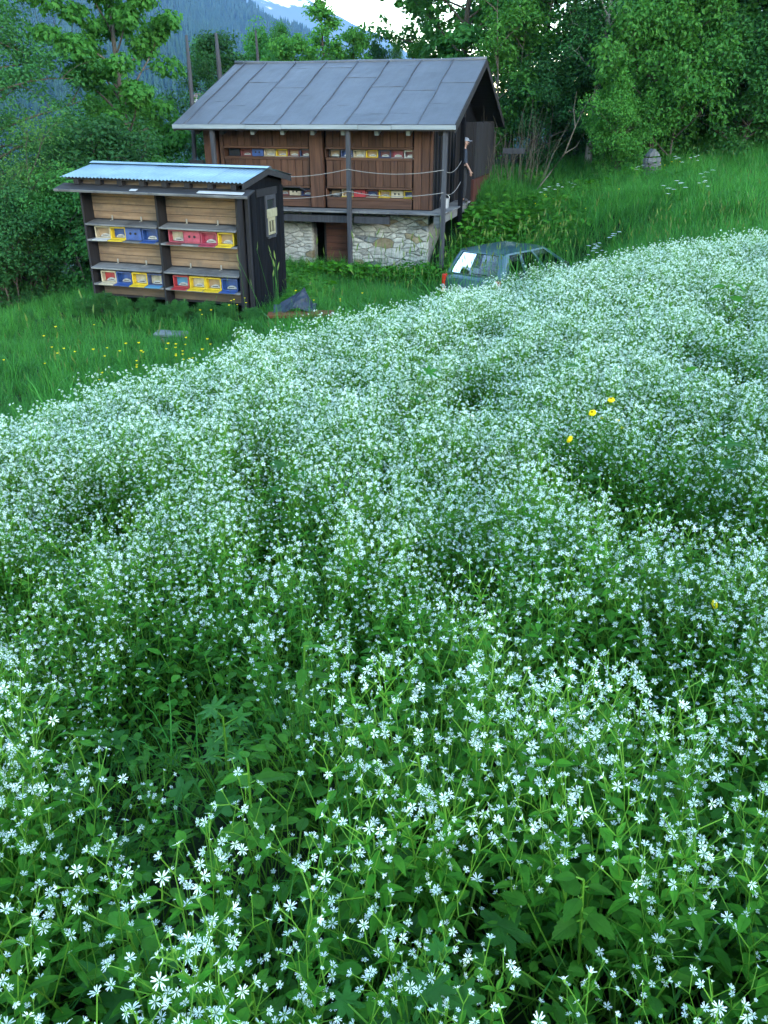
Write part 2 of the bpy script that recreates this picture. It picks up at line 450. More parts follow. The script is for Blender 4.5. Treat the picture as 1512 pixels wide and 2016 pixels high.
# roof deck
mb = MB()
th = .10
prof_ = [(0, -.02), (RY, RZ - .02), (EY2, -.02), (EY2, -.02 - th), (RY, RZ - .03 - th), (0, -.02 - th)]
vs_ = [(x, y, z) for x in (-7.70, -.02) for y, z in prof_]
mb.add(vs_, [(5, 4, 3, 2, 1, 0), (6, 7, 8, 9, 10, 11)] + [(i, (i + 1) % 6, (i + 1) % 6 + 6, i + 6) for i in range(6)])
roof = mesh_obj('roof', mb.mesh('hut_roof', [W_DARKX]), W_DARKX, hut)
seamx = [-7.74, -7.40, -6.69, -5.73, -4.77, -3.79, -2.84, -1.89, -.94, .02]
laps = [[], [], [.42, .72], [.30, .62], [.16, .50, .92], [.13, .48, .82], [.30, .72], [.20, .50, .94], [.22, .52, .90], [.30, .72]]
laps = [[.55], [.35], [.28, .66], [.14, .56, .9], [.44, .9], [.28, .72], [.15, .56, .92], [.16, .5, .78], [.3, .62, .93], [.3, .68]]
sl = math.hypot(RY, RZ); ang = math.atan2(RZ, RY)
def sheet_piece(name, x0, x1, s0, s1, lift, parent, mat, seed):
    """roofing sheet on the front slope between distances s0..s1 up from the eave, slightly wavy"""
    r_ = random.Random(seed); nx, ns = 4, 4
    V = []
    for k in (0, 1):
        for j in range(ns + 1):
            for i in range(nx + 1):
                x = x0 + (x1 - x0) * i / nx; s_ = s0 + (s1 - s0) * j / ns
                h = lift + (.006 * r_.uniform(-1, 1) if 0 < i < nx else 0) + (.010 if j == 0 else 0) - (.012 if k else 0)
                V.append((x, s_ * math.cos(ang) - h * math.sin(ang), s_ * math.sin(ang) + h * math.cos(ang)))
    F = []; N = (nx + 1) * (ns + 1)
    for j in range(ns):
        for i in range(nx):
            a = j * (nx + 1) + i; F.append((a, a + 1, a + nx + 2, a + nx + 1)); F.append((a + N, a + nx + 1 + N, a + nx + 2 + N, a + 1 + N))
    for i in range(nx): F.append((i, i + N, i + 1 + N, i + 1)); b = ns * (nx + 1) + i; F.append((b, b + 1, b + 1 + N, b + N))
    for j in range(ns):
        a = j * (nx + 1); F.append((a, a + nx + 1, a + nx + 1 + N, a + N)); a += nx; F.append((a, a + N, a + nx + 1 + N, a + nx + 1))
    m_ = MB(); m_.add(V, F)
    return mesh_obj(name, m_.mesh(name, [mat], smooth=False), mat, parent)
for i in range(9):
    cuts = [0.0] + laps[i] + [1.0]
    for j in range(len(cuts) - 1):
        sheet_piece('roof_sheet', seamx[i] + .012, seamx[i + 1] - .012, cuts[j] * sl - .04, cuts[j + 1] * sl + (.04 if j < len(cuts) - 2 else 0), .022 - .004 * (j % 2) + .004 * (len(cuts) - j), roof, M_FELT, i * 10 + j)
for i, x in enumerate(seamx[1:-1]):
    mb = MB(); pts = []
    for k in range(9):
        s_ = sl * k / 8 - .03; h = .045
        pts.append((x + .014 * math.sin(k * 1.7 + i * 2.1), s_ * math.cos(ang) - h * math.sin(ang), s_ * math.sin(ang) + h * math.cos(ang)))
    mb.tube(pts, .021, 5)
    mesh_obj('seam', mb.mesh('seam', [M_SEAM], smooth=True), M_SEAM, roof)
mb = MB()   # sheets of the rear slope, seen only from the side
for i in range(9):
    x0, x1 = seamx[i] + .012, seamx[i + 1] - .012
    mb.add([(x0, RY, RZ + .03), (x1, RY, RZ + .03), (x1, EY2 + .04, .01), (x0, EY2 + .04, .01), (x0, RY, RZ + .005), (x1, RY, RZ + .005), (x1, EY2 + .04, -.012), (x0, EY2 + .04, -.012)],
           [(0, 1, 2, 3), (7, 6, 5, 4), (0, 3, 7, 4), (1, 5, 6, 2), (2, 6, 7, 3)])
o = mesh_obj('rear_roof_sheets', mb.mesh('rear_roof_sheets', [M_FELT]), M_FELT, roof); o['kind'] = 'stuff'
mb = MB(); mb.tube([(x, RY, RZ + .045 + .012 * math.sin(x * 1.3) - .03 * math.sin(math.pi * (x + 7.74) / 7.76)) for x in np.linspace(-7.74, .02, 14)], .055, 8)
mesh_obj('ridge_cap', mb.mesh('ridge_cap', [M_FELT], smooth=True), M_FELT, roof)
for i, (a, b) in enumerate([(-7.76, -5.62), (-5.61, -4.6), (-4.59, -2.5), (-2.49, -1.62), (-1.61, .04)]):
    box6('fascia_board', a, b, -.055, -.03, -.085 - .006 * (i % 2), .018 - .006 * (i % 2), W_FASC, roof)
for sx in (-7.745, .005):      # verge boards along the gables
    mb = MB()
    for y0, y1 in ((0, RY), (RY, EY2)):
        z0, z1 = roofz(y0), roofz(y1)
        mb.add([(sx + dx, y, z + dz) for dx in (0, .03) for y, z in ((y0, z0), (y1, z1)) for dz in (-.16, .03)], [(0, 1, 3, 2), (4, 6, 7, 5), (0, 4, 5, 1), (2, 3, 7, 6), (1, 5, 7, 3), (0, 2, 6, 4)])
    mesh_obj('verge_board', mb.mesh('verge_board', [W_DARKX]), W_DARKX, roof)
for x in (-7.2, -6.45, -5.56, -4.70, -3.85, -3.0, -2.09, -1.25, -.4):
    box_obj('rafter', (.11, 1.3, .13), W_FASC if -5.7 < x < -1 else W_DARK, hut, (x, .86, -.06 + .28 + -.155), (ang, 0, 0))
# front wall of vertical boards, with four slots for the hives
FY = .95
wall = box6('front_wall', -6.99, -.86, FY + .36, FY + .42, -2.08, .30, W_DARK, hut)
def board_row(x0, x1, z0, z1, n, parent=wall):
    xs = np.linspace(x0, x1, n + 1)
    for i in range(n):
        g_ = .006
        dy = random.uniform(-.006, .006)
        box6('plank', xs[i] + g_, xs[i + 1] - g_, FY + dy, FY + .03 + dy, z0, z1, W_HUT, parent, .005)
for a, b in ((-6.76, -4.22), (-3.73, -1.30)):
    board_row(a, b, -.53, .12, 12)
    board_row(a, b, -1.52, -.865, 12)
    for z0, z1 in ((-.585, -.535), (-.86, -.795), (-1.578, -1.525), (-1.865, -1.80)):
        box6('slot_rail', a, b, FY - .025, FY + .36, z0, z1, W_HUTX, wall)
    for x in (a - .03, b + .002):
        for z0, z1 in ((-.795, -.585), (-1.80, -1.578)): box6('slot_side', x, x + .03, FY - .02, FY + .36, z0 + .002, z1 - .002, W_HUT, wall)
    box6('base_board', a, b, FY - .01, FY + .02, -2.07, -1.87, W_HUTX, wall)
box6('pillar', -4.175, -3.80, FY - .09, FY + .1, -2.07, .12, W_HUT, wall)
board_row(-1.27, -.83, -2.07, .12, 2)
box6('corner_board', -.815, -.76, FY - .01, FY + .15, -2.07, .12, W_HUT, wall)
box6('corner_post', -7.36, -6.99, FY - .03, FY + .3, -2.07, .12, W_HUT, wall)
box6('jamb_board', -6.90, -6.80, FY + .03, FY + .08, -2.07, .12, W_HUTX, wall)
# sides and gables
def gable(name, x, y0, y1, zb, mat, parent, th=.08):
    pts = [(y0, zb), (y1, zb), (y1, roofz(y1) - .13)] + ([(RY, RZ - .14)] if y0 < RY < y1 else []) + [(y0, roofz(y0) - .13)]
    n = len(pts)
    m_ = MB(); m_.add([(x, y, z) for y, z in pts] + [(x + th, y, z) for y, z in pts], [tuple(range(n))[::-1], tuple(range(n, 2 * n))] + [(i, (i + 1) % n, (i + 1) % n + n, i + n) for i in range(n)])
    return mesh_obj(name, m_.mesh(name, [mat]), mat, parent)
sw = gable('side_wall', -.90, FY + .31, 8.0, -2.3, W_TAR, hut)
for k in range(11):
    y = FY + .42 + k * .42
    box6('batten', -.818, -.79, y, y + .05, -2.2, roofz(y) - .2, W_DARK, sw)
gable('side_wall', -7.3, FY + .31, 8.0, -3.9, W_TAR, hut)
box6('rear_wall', -7.2, -.92, 7.9, 7.98, -4.0, .0, W_TAR, hut)
# annex along the right gable
ax = box6('annex_wall', -.30, -.25, 4.35, 7.75, -1.50, .06, W_DARK, hut)
ar = box6('annex_foot', -.30, -.25, 4.35, 7.75, -2.6, -1.51, W_RED, hut)
for k in range(8):
    y0 = 4.35 + k * .425
    box6('plank', -.247, -.222 + .004 * (k % 2), y0 + .006, y0 + .419, -1.49, .055 - .02 * (k % 3), W_DARK, ax)
    box6('plank', -.247, -.220 + .004 * (k % 2), y0 + .006, y0 + .419, -2.55, -1.515, W_RED, ar)
box6('annex_front', -.80, -.31, 4.35, 4.40, -2.5, .06, W_DARK, hut)
box6('rail_beam', .30, 1.0, 6.4, 6.46, -.86, -.70, W_POST, hut)
box6('rail_beam', -7.78, -7.37, .75, .83, -1.08, -.90, W_DARKX, hut)
# porch
pf = box6('porch_floor', -7.3, -.78, .30, FY + .28, -2.16, -2.13, W_DARKX, hut)
edges = [-7.35, -5.2, -4.55, -2.6, -.28]
for r_ in range(4):
    y0 = .2 + r_ * .185
    for i in range(4):
        off = .35 * (r_ % 2)
        a = max(-7.35, edges[i] - off); b = min(-.28 if i == 3 else 9, edges[i + 1] - (off if i < 3 else 0))
        box6('floor_board', a + .006, b - .006, y0, y0 + .175, -2.128, -2.085 - .007 * ((i + r_) % 2), W_GREY, pf)
for k in range(16):
    y0 = FY + .01 + k * .2
    box6('floor_board', -.74, -.26 + .01 * (k % 3), y0, y0 + .19, -2.128, -2.09, W_GREY, pf)
box6('porch_beam', -7.3, -2.86, .34, .46, -2.40, -2.22, W_POST, hut)
box6('porch_beam', -2.76, -1.76, .335, .455, -2.40, -2.22, W_POST, hut)
for x in (-6.5, -4.4, -2.6, -1.86): box6('beam_spacer', x, x + .1, .36, .44, -2.218, -2.162, W_DARK, hut)
box6('joist', -.46, -.34, .32, 4.15, -2.36, -2.17, W_GREY, hut)
box6('bracket', -.52, -.36, .24, .31, -2.45, -2.14, W_GREY, hut)
for x, zb in ((-6.68, -4.1), (-2.82, -4.1), (-.255, -4.05)):
    box_obj('post', (.115, .115, -zb - .03), W_POST, hut, (x, .14, (zb - .03) / 2), bev=.012)
box_obj('post', (.12, .12, 3.1), W_TAR, hut, (-.27, 2.55, -1.36), bev=.012)
# stone base
base = box6('stone_base', -7.2, -4.25, FY + .052, FY + .5, -4.3, -2.17, M_MORT, hut)
base2 = box6('stone_base', -3.10, -.86, FY + .052, FY + .5, -4.3, -2.17, M_MORT, hut)
box6('stone_base_side', -1.3, -.88, FY + .52, 7.8, -4.3, -2.32, M_MORT, hut)
box6('lintel', -4.25, -3.08, FY + .06, FY + .5, -2.42, -2.17, W_DARKX, hut)
def stone_mesh(seed):
    r_ = random.Random(seed); m_ = MB()
    m_.box((0, 0, 0), (1, 1, 1), bev=.13)
    m_.v = [(x * (1 + .10 * r_.uniform(-1, 1)) + .05 * r_.uniform(-1, 1), y * (1 + .15 * r_.uniform(-1, 1)), z * (1 + .14 * r_.uniform(-1, 1)) + .05 * r_.uniform(-1, 1) + .07 * x * r_.uniform(-1, 1)) for x, y, z in m_.v]
    return m_.mesh('stone', [M_ST1])
STONES = [stone_mesh(i) for i in range(12)]
def clip_poly(poly, px, pz, nx, nz):
    out = []
    for k in range(len(poly)):
        a, b = poly[k], poly[(k + 1) % len(poly)]
        da = (a[0] - px) * nx + (a[1] - pz) * nz; db = (b[0] - px) * nx + (b[1] - pz) * nz
        if da <= 0: out.append(a)
        if (da < 0 < db) or (db < 0 < da): u = da / (da - db); out.append((a[0] + (b[0] - a[0]) * u, a[1] + (b[1] - a[1]) * u))
    return out
def rubble(x0, x1, z0, z1, yf, parent, seed, n):
    """irregular flat bedded stones: wide cells round scattered centres, each stone a block of its own"""
    r_ = random.Random(seed); sx = .42      # cells are drawn in a space squeezed along x so that stones lie flat
    pts = []
    tries = 0
    while len(pts) < n and tries < 9000:
        tries += 1
        q = (r_.uniform(x0, x1) * sx, r_.uniform(z0, z1)); dmin = r_.choice((.07, .10, .15, .20))
        if all(math.hypot(q[0] - o[0], q[1] - o[1]) > max(dmin, o[2]) * .95 for o in pts): pts.append((*q, dmin))
    for i, a in enumerate(pts):
        poly = [(x0 * sx, z0), (x1 * sx, z0), (x1 * sx, z1), (x0 * sx, z1)]
        for j_, b in enumerate(pts):
            if i == j_ or math.hypot(a[0] - b[0], a[1] - b[1]) > 1: continue
            nx_, nz_ = b[0] - a[0], b[1] - a[1]; w_ = .5 + .12 * (a[2] - b[2]) / .2
            poly = clip_poly(poly, a[0] + nx_ * w_, a[1] + nz_ * w_, nx_, nz_)
            if len(poly) < 3: break
        if len(poly) < 3: continue
        # wobble and pull in for the joint
        cx = sum(q[0] for q in poly) / len(poly) / sx; cz = sum(q[1] for q in poly) / len(poly)
        ring = []
        for k in range(len(poly)):
            q, q2 = poly[k], poly[(k + 1) % len(poly)]
            ring.append((q[0] / sx, q[1])); 
            if len(poly) < 9: ring.append(((q[0] + q2[0]) / 2 / sx + r_.uniform(-.012, .012), (q[1] + q2[1]) / 2 + r_.uniform(-.014, .014)))
        def sc(ring, g_, lim=1.0): return [(x - (x - cx) / max(1e-6, math.hypot(x - cx, z - cz)) * g_, z - (z - cz) / max(1e-6, math.hypot(x - cx, z - cz)) * g_) for x, z in ring]
        r0 = sc(ring, .008); r1 = sc(ring, .026); d = r_.uniform(-.02, .03); m = len(ring)
        V = [(x - cx, .10, z - cz) for x, z in r0] + [(x - cx, -.045 - d * .4, z - cz) for x, z in r0] + [(x - cx, -.07 - d + r_.uniform(-.010, .010), z - cz) for x, z in r1] + [(0, -.078 - d + r_.uniform(-.012, .012), 0)]
        F = [(k, (k + 1) % m, m + (k + 1) % m, m + k) for k in range(m)] + [(m + k, m + (k + 1) % m, 2 * m + (k + 1) % m, 2 * m + k) for k in range(m)] + [(2 * m + k, 2 * m + (k + 1) % m, 3 * m) for k in range(m)]
        mm = MB(); mm.add(V, F)
        mt = r_.choices((M_ST1, M_ST2, M_ST3), (.91, .06, .03))[0]
        mesh_obj('stone', mm.mesh('stone', [mt]), mt, parent, (cx - parent.location.x, yf - parent.location.y, cz - parent.location.z))
rubble(-5.6, -4.22, -3.95, -2.2, FY + .09, base, 3, 56)
rubble(-3.13, -.84, -3.95, -2.2, FY + .09, base2, 11, 105)
door = box6('door', -4.0, -3.02, FY + .43, FY + .47, -4.1, -2.44, W_DARKX, hut)
for k in range(8):
    box6('plank', -3.93, -3.05, FY + .395, FY + .427, -4.07 + k * .2, -4.07 + (k + 1) * .2 - .008, W_DOOR, door)
# ropes
def rope(z, label):
    mb = MB()
    P_ = [(-6.68, .08), (-2.82, .08), (-.255, .08), (-.27, 2.49)]; sag = (.22, .11, .16); zz = (z - .0, z, z + .02, z + .12)
    pts = []
    for i in range(3):
        for k in range(14 + (i == 2)):
            u = k / 14
            x = P_[i][0] + (P_[i + 1][0] - P_[i][0]) * u; y = P_[i][1] + (P_[i + 1][1] - P_[i][1]) * u
            pts.append(hw(x, y - .015, zz[i] + (zz[i + 1] - zz[i]) * u - sag[i] * 4 * u * (1 - u)))
    mb.tube(pts, .009, 5)
    return tag(mesh_obj('rope', mb.mesh('rope', [M_ROPE], smooth=True), M_ROPE), label, 'rope', 'ropes strung between the porch posts')
rope(-1.03, 'upper pale rope strung between the dark porch posts of the brown hut')
rope(-1.57, 'lower pale rope strung between the porch posts, close above the floor')

# ------------------------------------------------------------------ hive boxes
def hive(loc, rz, w, h, d, outer, inner, kind, label, group, slide=True, flap=None):
    """one hive front: open frame with a let-down landing board, or closed front with two round holes"""
    r_ = empty('hive_box', loc, rz, label, 'hive box', group)
    mb = MB(); t_ = .022
    mb.box((-w / 2 + t_ / 2, d / 2, h / 2), (t_, d, h), bev=.003); mb.box((w / 2 - t_ / 2, d / 2, h / 2), (t_, d, h), bev=.003)
    mb.box((0, d / 2, t_ / 2), (w - 2 * t_ - .002, d - .002, t_)); mb.box((0, d / 2, h - t_ / 2), (w - 2 * t_ - .002, d - .002, t_ * 1.3))
    mesh_obj('case', mb.mesh('case', [outer]), outer, r_)
    if kind == 'closed':
        mb = MB(); mb.box((0, -.008, h / 2 - .004), (w - .004, .02, h * .93), bev=.004)
        fp = mesh_obj('front_panel', mb.mesh('front_panel', [outer]), outer, r_)
        for s in (-1, 1):
            mb = MB(); mb.tube([(s * .055 , -.019, h * .55), (s * .055, -.022, h * .55)], .026, 12)
            mesh_obj('air_hole', mb.mesh('air_hole', [M_HOLE]), M_HOLE, fp)
        mb = MB(); mb.box((0, -.022, .035), (w * .8, .012, .012)); mesh_obj('batten', mb.mesh('batten', [outer]), outer, fp)
    else:
        bp_ = MB(); bp_.box((0, .13, h / 2), (w - 2 * t_ - .004, .02, h - 2 * t_ - .004))
        bp = mesh_obj('inner_front', bp_.mesh('inner_front', [inner]), inner, r_)
        if slide:
            mb = MB(); n = 9; ws = w * .30; hs = h * .20
            prof_ = [(-ws, t_ + .004)] + [(-ws + 2 * ws * i / n, t_ + .02 + hs * (math.sin(math.pi * i / n) ** .6)) for i in range(n + 1)] + [(ws, t_ + .004)]
            mb.prism(prof_, .095, .117)
            mb.box((0, .088, t_ + .018), (ws * 1.9, .012, .014))
            s_ = mesh_obj('entrance_slide', mb.mesh('entrance_slide', [M_ALU]), M_ALU, r_)
            mb = MB(); mb.box((0, .08, t_ + .034), (ws * 1.1, .01, .012)); mesh_obj('entrance_gap', mb.mesh('entrance_gap', [M_HOLE]), M_HOLE, s_)
        mb = MB(); mb.box((0, -.075, -.004), (w - .012, .15, .016), bev=.003)
        mesh_obj('landing_board', mb.mesh('landing_board', [flap or outer]), flap or outer, r_, (0, -.002, .008), (R(7), 0, 0))
    return r_

ORD = ['first', 'second', 'third', 'fourth', 'fifth', 'sixth', 'seventh']
def hut_slot(x0, z, row, items, where):
    for k, (i, nm, outer, inner, kind, flap) in enumerate(items):
        desc = 'closed ' + nm + ' hive box' if kind == 'closed' else nm + ' open hive box'
        hive(hw(x0 + .18 + i * .357, FY + .19, z), HA, .335, .185, .2, outer, inner, kind, f'{desc}, {ORD[i]} in {where} slot of hut', 'hive boxes in the slots of the brown hut', flap=flap)
hut_slot(-6.72, -.793, 0, [(0, 'dark', M_DARKGLASS, M_NAVY, 'closed', None), (1, 'dull red brown', M_DKRED, M_DKRED, 'open', None), (2, 'dark blue', M_BLUE, M_BLUE, 'closed', None), (3, 'pale cream', M_CREAM, M_CREAM, 'open', None), (4, 'yellow framed', M_YEL, M_LWOOD, 'open', M_WHITE), (5, 'brown and white', M_DKRED, M_LWOOD, 'open', M_WHITE), (6, 'navy and white', M_NAVY, M_DKRED, 'open', M_WHITE)], 'upper left')
hut_slot(-3.73, -.793, 0, [(0, 'olive wood', M_DARKGLASS, M_LWOOD, 'open', None), (1, 'blue and white', M_NAVY, M_BLUE, 'open', M_WHITE), (2, 'cream', M_CREAM, M_CREAM, 'open', None), (3, 'bright yellow', M_YEL, M_LWOOD, 'open', None), (4, 'navy blue', M_NAVY, M_DKRED, 'open', None), (5, 'red brown with white landing board', M_DKRED, M_PINK, 'open', M_WHITE), (6, 'grey white', M_WHITE, M_DKRED, 'open', M_WHITE)], 'upper right')
hut_slot(-6.72, -1.798, 0, [(4, 'brown', M_DKRED, M_LWOOD, 'open', None), (5, 'cream', M_CREAM, M_CREAM, 'closed', None), (6, 'dark', M_NAVY, M_DKRED, 'open', None)], 'lower left')
hut_slot(-3.73, -1.798, 0, [(0, 'dark wood', M_DARKGLASS, M_LWOOD, 'open', None), (1, 'cream with yellow landing board', M_CREAM, M_LWOOD, 'open', M_YEL), (2, 'red', M_RED, M_RED, 'closed', None), (3, 'brown with pale landing board', M_DKRED, M_NAVY, 'open', M_CREAM), (4, 'yellow', M_YEL, M_LWOOD, 'open', None), (5, 'pale cream', M_CREAM, M_CREAM, 'closed', None), (6, 'yellow with dark inside', M_YEL, M_NAVY, 'open', None)], 'lower right')

# ------------------------------------------------------------------ the small bee house
BA = R(-15.7)
BO = Vector((-2.776, 16.0, -3.393))
def bw(x, y, z): return BO + Matrix.Rotation(BA, 3, 'Z') @ Vector((x, y, z))
bh = empty('bee_house', BO, BA, 'small dark bee house with pale corrugated roof and shelves of coloured hive boxes', 'bee house')
bh.rotation_euler = (0, R(.7), BA)
for x in (-3.36, -1.72, -.04):
    box6('divider', x, x + .045, .0, .34, -.08, 2.06, W_DARK, bh)
bays = ((-3.312, -1.722), (-1.672, -.042))
for bi, (a, b) in enumerate(bays):
    back = box6('back_wall', a, b, .345, .37, -.05, 2.07, W_DARKX, bh)
    for z0, z1, n, mt in ((1.50, 2.06, 4, W_TAN), (.66, 1.11, 3, W_TAN), (.0, .20, 1, W_TANG)):
        hs = np.linspace(z0, z1, n + 1)
        for k in range(n):
            box6('plank', a + .004, b - .004, .315 + random.uniform(-.005, .004), .342, hs[k] + .003, hs[k + 1] - .004, mt, back)
    for z in (1.44, .60):      # tilted weather boards over the hives
        fb = box_obj('weather_board', (b - a - .01, .36, .03), W_GREY, bh, ((a + b) / 2, .135, z), (R(8), 0, 0))
        for u in (.27, .68):
            h_ = MB(); h_.box((0, 0, 0), (.03, .012, .085)); h_.box((0, -.035, -.045), (.03, .08, .010))
            mesh_obj('hinge', h_.mesh('hinge', [M_ALU]), M_HINGE, bh, (a + (b - a) * u, .297, z + .085))
    for z in (1.135, .27):
        box6('shelf', a + .004, b - .004, -.03, .34, z - .035, z, W_GREY, bh)
rows = [
 (1.136, [('cream', M_CREAM, M_LWOOD, 'open', M_WHITE), ('yellow rimmed', M_YEL, M_BLUE, 'open', M_YEL), ('blue', M_BLUE, M_BLUE, 'closed', None), ('blue', M_BLUE, M_BLUE, 'open', M_BLUE),
          ('raspberry red with cream inside', M_PINK, M_CREAM, 'open', M_DKRED), ('raspberry red', M_PINK, M_PINK, 'closed', None), ('raspberry red', M_PINK, M_PINK, 'open', None), ('bright yellow', M_YEL, M_LWOOD, 'open', None)], 'upper'),
 (.271, [('cream with red inside', M_CREAM, M_RED, 'open', M_CREAM), ('blue', M_BLUE, M_BLUE, 'open', None), ('bright yellow', M_YEL, M_CREAM, 'open', None), ('dark blue with cream inside', M_NAVY, M_CREAM, 'open', M_LBLUE),
         ('red with blue inside', M_RED, M_LBLUE, 'open', None), ('bright yellow', M_YEL, M_CREAM, 'open', None), ('yellow with wood inside', M_YEL, M_LWOOD, 'open', None), ('blue', M_BLUE, M_BLUE, 'open', None)], 'lower')]
for z, items, nm in rows:
    for k, (c_, outer, inner, kind, flap) in enumerate(items):
        a, b = bays[k // 4]
        x = a + .30 + (k % 4) * .355
        desc = f'closed {c_} hive box with two holes' if kind == 'closed' else f'open {c_} hive box'
        where = f'{ORD[k % 4]} in {nm} {"left" if k < 4 else "right"} bay'
        o = hive(bw(x, .10 + random.uniform(-.012, .012), z + .004 - (x + 0) * .0122), BA + random.uniform(-.02, .02), .342, .235, .2, outer, inner, kind, desc + ', ' + where, 'hive boxes on the shelves of the small bee house', flap=flap)
# side walls, rear
def bgable(name, x, y0, y1, zb, mat, th=.05):
    rzf = lambda y: 2.30 + .165 * min(y + .15, 1.15) - (.17 * (y - 1.0) if y > 1.0 else 0) - .04
    pts = [(y0, zb), (y1, zb), (y1, rzf(y1)), (1.0, rzf(1.0)), (y0, rzf(y0))]; n = 5
    m_ = MB(); m_.add([(x, y, z) for y, z in pts] + [(x + th, y, z) for y, z in pts], [tuple(range(n))[::-1], tuple(range(n, 2 * n))] + [(i, (i + 1) % n, (i + 1) % n + n, i + n) for i in range(n)])
    return mesh_obj(name, m_.mesh(name, [mat]), mat, bh)
sd = bgable('side_wall', .05, .30, 1.98, -.12, W_TAR)
bgable('side_wall', -3.40, .36, 1.98, -.12, W_TAR)
box6('rear_wall', -3.34, .04, 1.93, 1.97, -.12, 2.2, W_TAR, bh)
for y0 in np.linspace(.40, 1.78, 7):
    box6('board', .102, .118, y0, y0 + .215, -.10, 2.12, W_TAR, sd)
box6('corner_board', .052, .125, .22, .295, -.12, 2.1, W_DARK, bh)
box6('gable_board', .122, .14, .62, 1.62, 1.98, 2.12, W_DARK, bh)
wf = MB()
for y0, y1, z0, z1 in ((1.02, 1.08, 1.20, 1.98), (1.46, 1.52, 1.20, 1.98), (1.08, 1.46, 1.90, 1.98), (1.08, 1.46, 1.16, 1.22)):
    wf.box((.135, (y0 + y1) / 2, (z0 + z1) / 2), (.034, y1 - y0 - .001, z1 - z0 - .001), bev=.003)
win = mesh_obj('window', wf.mesh('window_frame', [W_POST]), W_POST, bh)
box6('pane', .12, .128, 1.085, 1.455, 1.70, 1.895, M_DARKGLASS, win)
box6('vent_board', .12, .165, 1.03, 1.53, 1.56, 1.72, M_VENT, win)
for y0, y1, z0, z1 in ((1.085, 1.15, 1.23, 1.555), (1.39, 1.455, 1.23, 1.555), (1.155, 1.385, 1.49, 1.555), (1.155, 1.385, 1.23, 1.28), (1.25, 1.29, 1.285, 1.485)):
    box6('vent_bar', .12, .15, y0, y1, z0, z1, M_VENT, win)
# visor under the eave, its blocks and wall strip
box6('eave_wall', -3.36, .04, .05, .09, 2.08, 2.30, W_TANG, bh)
vb = box_obj('visor_board', (4.06, .36, .028), W_DARKX, bh, (-1.65, -.16, 2.115), (R(14), 0, 0))
box_obj('visor_strip', (.92, .12, .012), M_WHITE, bh, (-.20, -.235, 2.119), (R(14), 0, 0))
box_obj('visor_patch', (.14, .09, .012), M_WHITE, bh, (-1.98, -.27, 2.112), (R(14), 0, 0))
box_obj('visor_edge', (4.06, .02, .045), W_GREY, bh, (-1.65, -.34, 2.062), (R(14), 0, 0))
for k in range(8):
    box6('rafter_end', -3.38 + k * .475, -3.38 + k * .475 + .11, -.10, .045, 2.16, 2.285, W_DARK, bh)
box_obj('rear_visor', (4.06, .36, .028), W_DARKX, bh, (-1.55, 2.2, 2.03), (R(-14), 0, 0))
# corrugated roof in four overlapping sheets per slope
br = MB(); br.add([(-3.55, -.10, 2.27), (.20, -.10, 2.27), (.20, 1.0, 2.45), (-3.55, 1.0, 2.45), (.20, 2.1, 2.27), (-3.55, 2.1, 2.27), (-3.55, -.10, 2.25), (.20, -.10, 2.25), (.20, 1.0, 2.43), (-3.55, 1.0, 2.43), (.20, 2.1, 2.25), (-3.55, 2.1, 2.25)],
        [(0, 1, 2, 3), (3, 2, 4, 5), (9, 8, 7, 6), (11, 10, 8, 9), (0, 6, 7, 1), (5, 4, 10, 11), (0, 3, 9, 6), (3, 5, 11, 9), (1, 7, 8, 2), (2, 8, 10, 4)])
broof = mesh_obj('roof', br.mesh('bee_house_roof', [W_DARKX]), W_DARKX, bh)
def corr(x0, x1, ya, za, yb, zb, lift):
    n = int((x1 - x0) / .0195); V = []; F = []
    for k in (0, 1):
        for i in range(n + 1):
            x = x0 + (x1 - x0) * i / n; h = .013 * math.sin(2 * math.pi * x / .078) + lift - k * .004
            V += [(x, ya, za + h), (x, yb, zb + h)]
    N = 2 * (n + 1)
    for i in range(n):
        a = 2 * i; F += [(a, a + 2, a + 3, a + 1), (a + N, a + 1 + N, a + 3 + N, a + 2 + N), (a, a + N, a + 2 + N, a + 2), (a + 1, a + 3, a + 3 + N, a + 1 + N)]
    m_ = MB(); m_.add(V, F)
    return m_.mesh('corrugated_sheet', [M_TIN], smooth=True, fix=False)
for k in range(5):
    a = -3.62 + k * .77; b = a + .80
    mesh_obj('corrugated_sheet', corr(a, b, -.17, 2.296, 1.0, 2.487, .003 * (k % 2)), M_TIN, broof)
    mesh_obj('corrugated_sheet', corr(a, b, 2.17, 2.296, 1.0, 2.487, .003 * (k % 2)), M_TIN, broof)
mb = MB(); mb.add([(x, y, z) for x in (-3.64, .275) for y, z in ((.87, 2.492), (1.0, 2.522), (1.13, 2.492), (1.0, 2.508))], [(0, 1, 5, 4), (1, 2, 6, 5), (2, 3, 7, 6), (3, 0, 4, 7), (3, 2, 1, 0), (4, 5, 6, 7)])
mesh_obj('ridge_cap', mb.mesh('ridge_cap', [M_TIN]), M_TIN, broof)
for s0, s1 in (((-.17, 2.27), (1.0, 2.46)), ((1.0, 2.46), (2.17, 2.27))):
    m_ = MB(); m_.add([(x, y, z + dz) for x in (.215, .245) for y, z in (s0, s1) for dz in (-.09, .012)], [(0, 1, 3, 2), (4, 6, 7, 5), (0, 4, 5, 1), (2, 3, 7, 6), (1, 5, 7, 3), (0, 2, 6, 4)])
    mesh_obj('verge_board', m_.mesh('verge_board', [W_DARKX]), W_DARKX, broof)
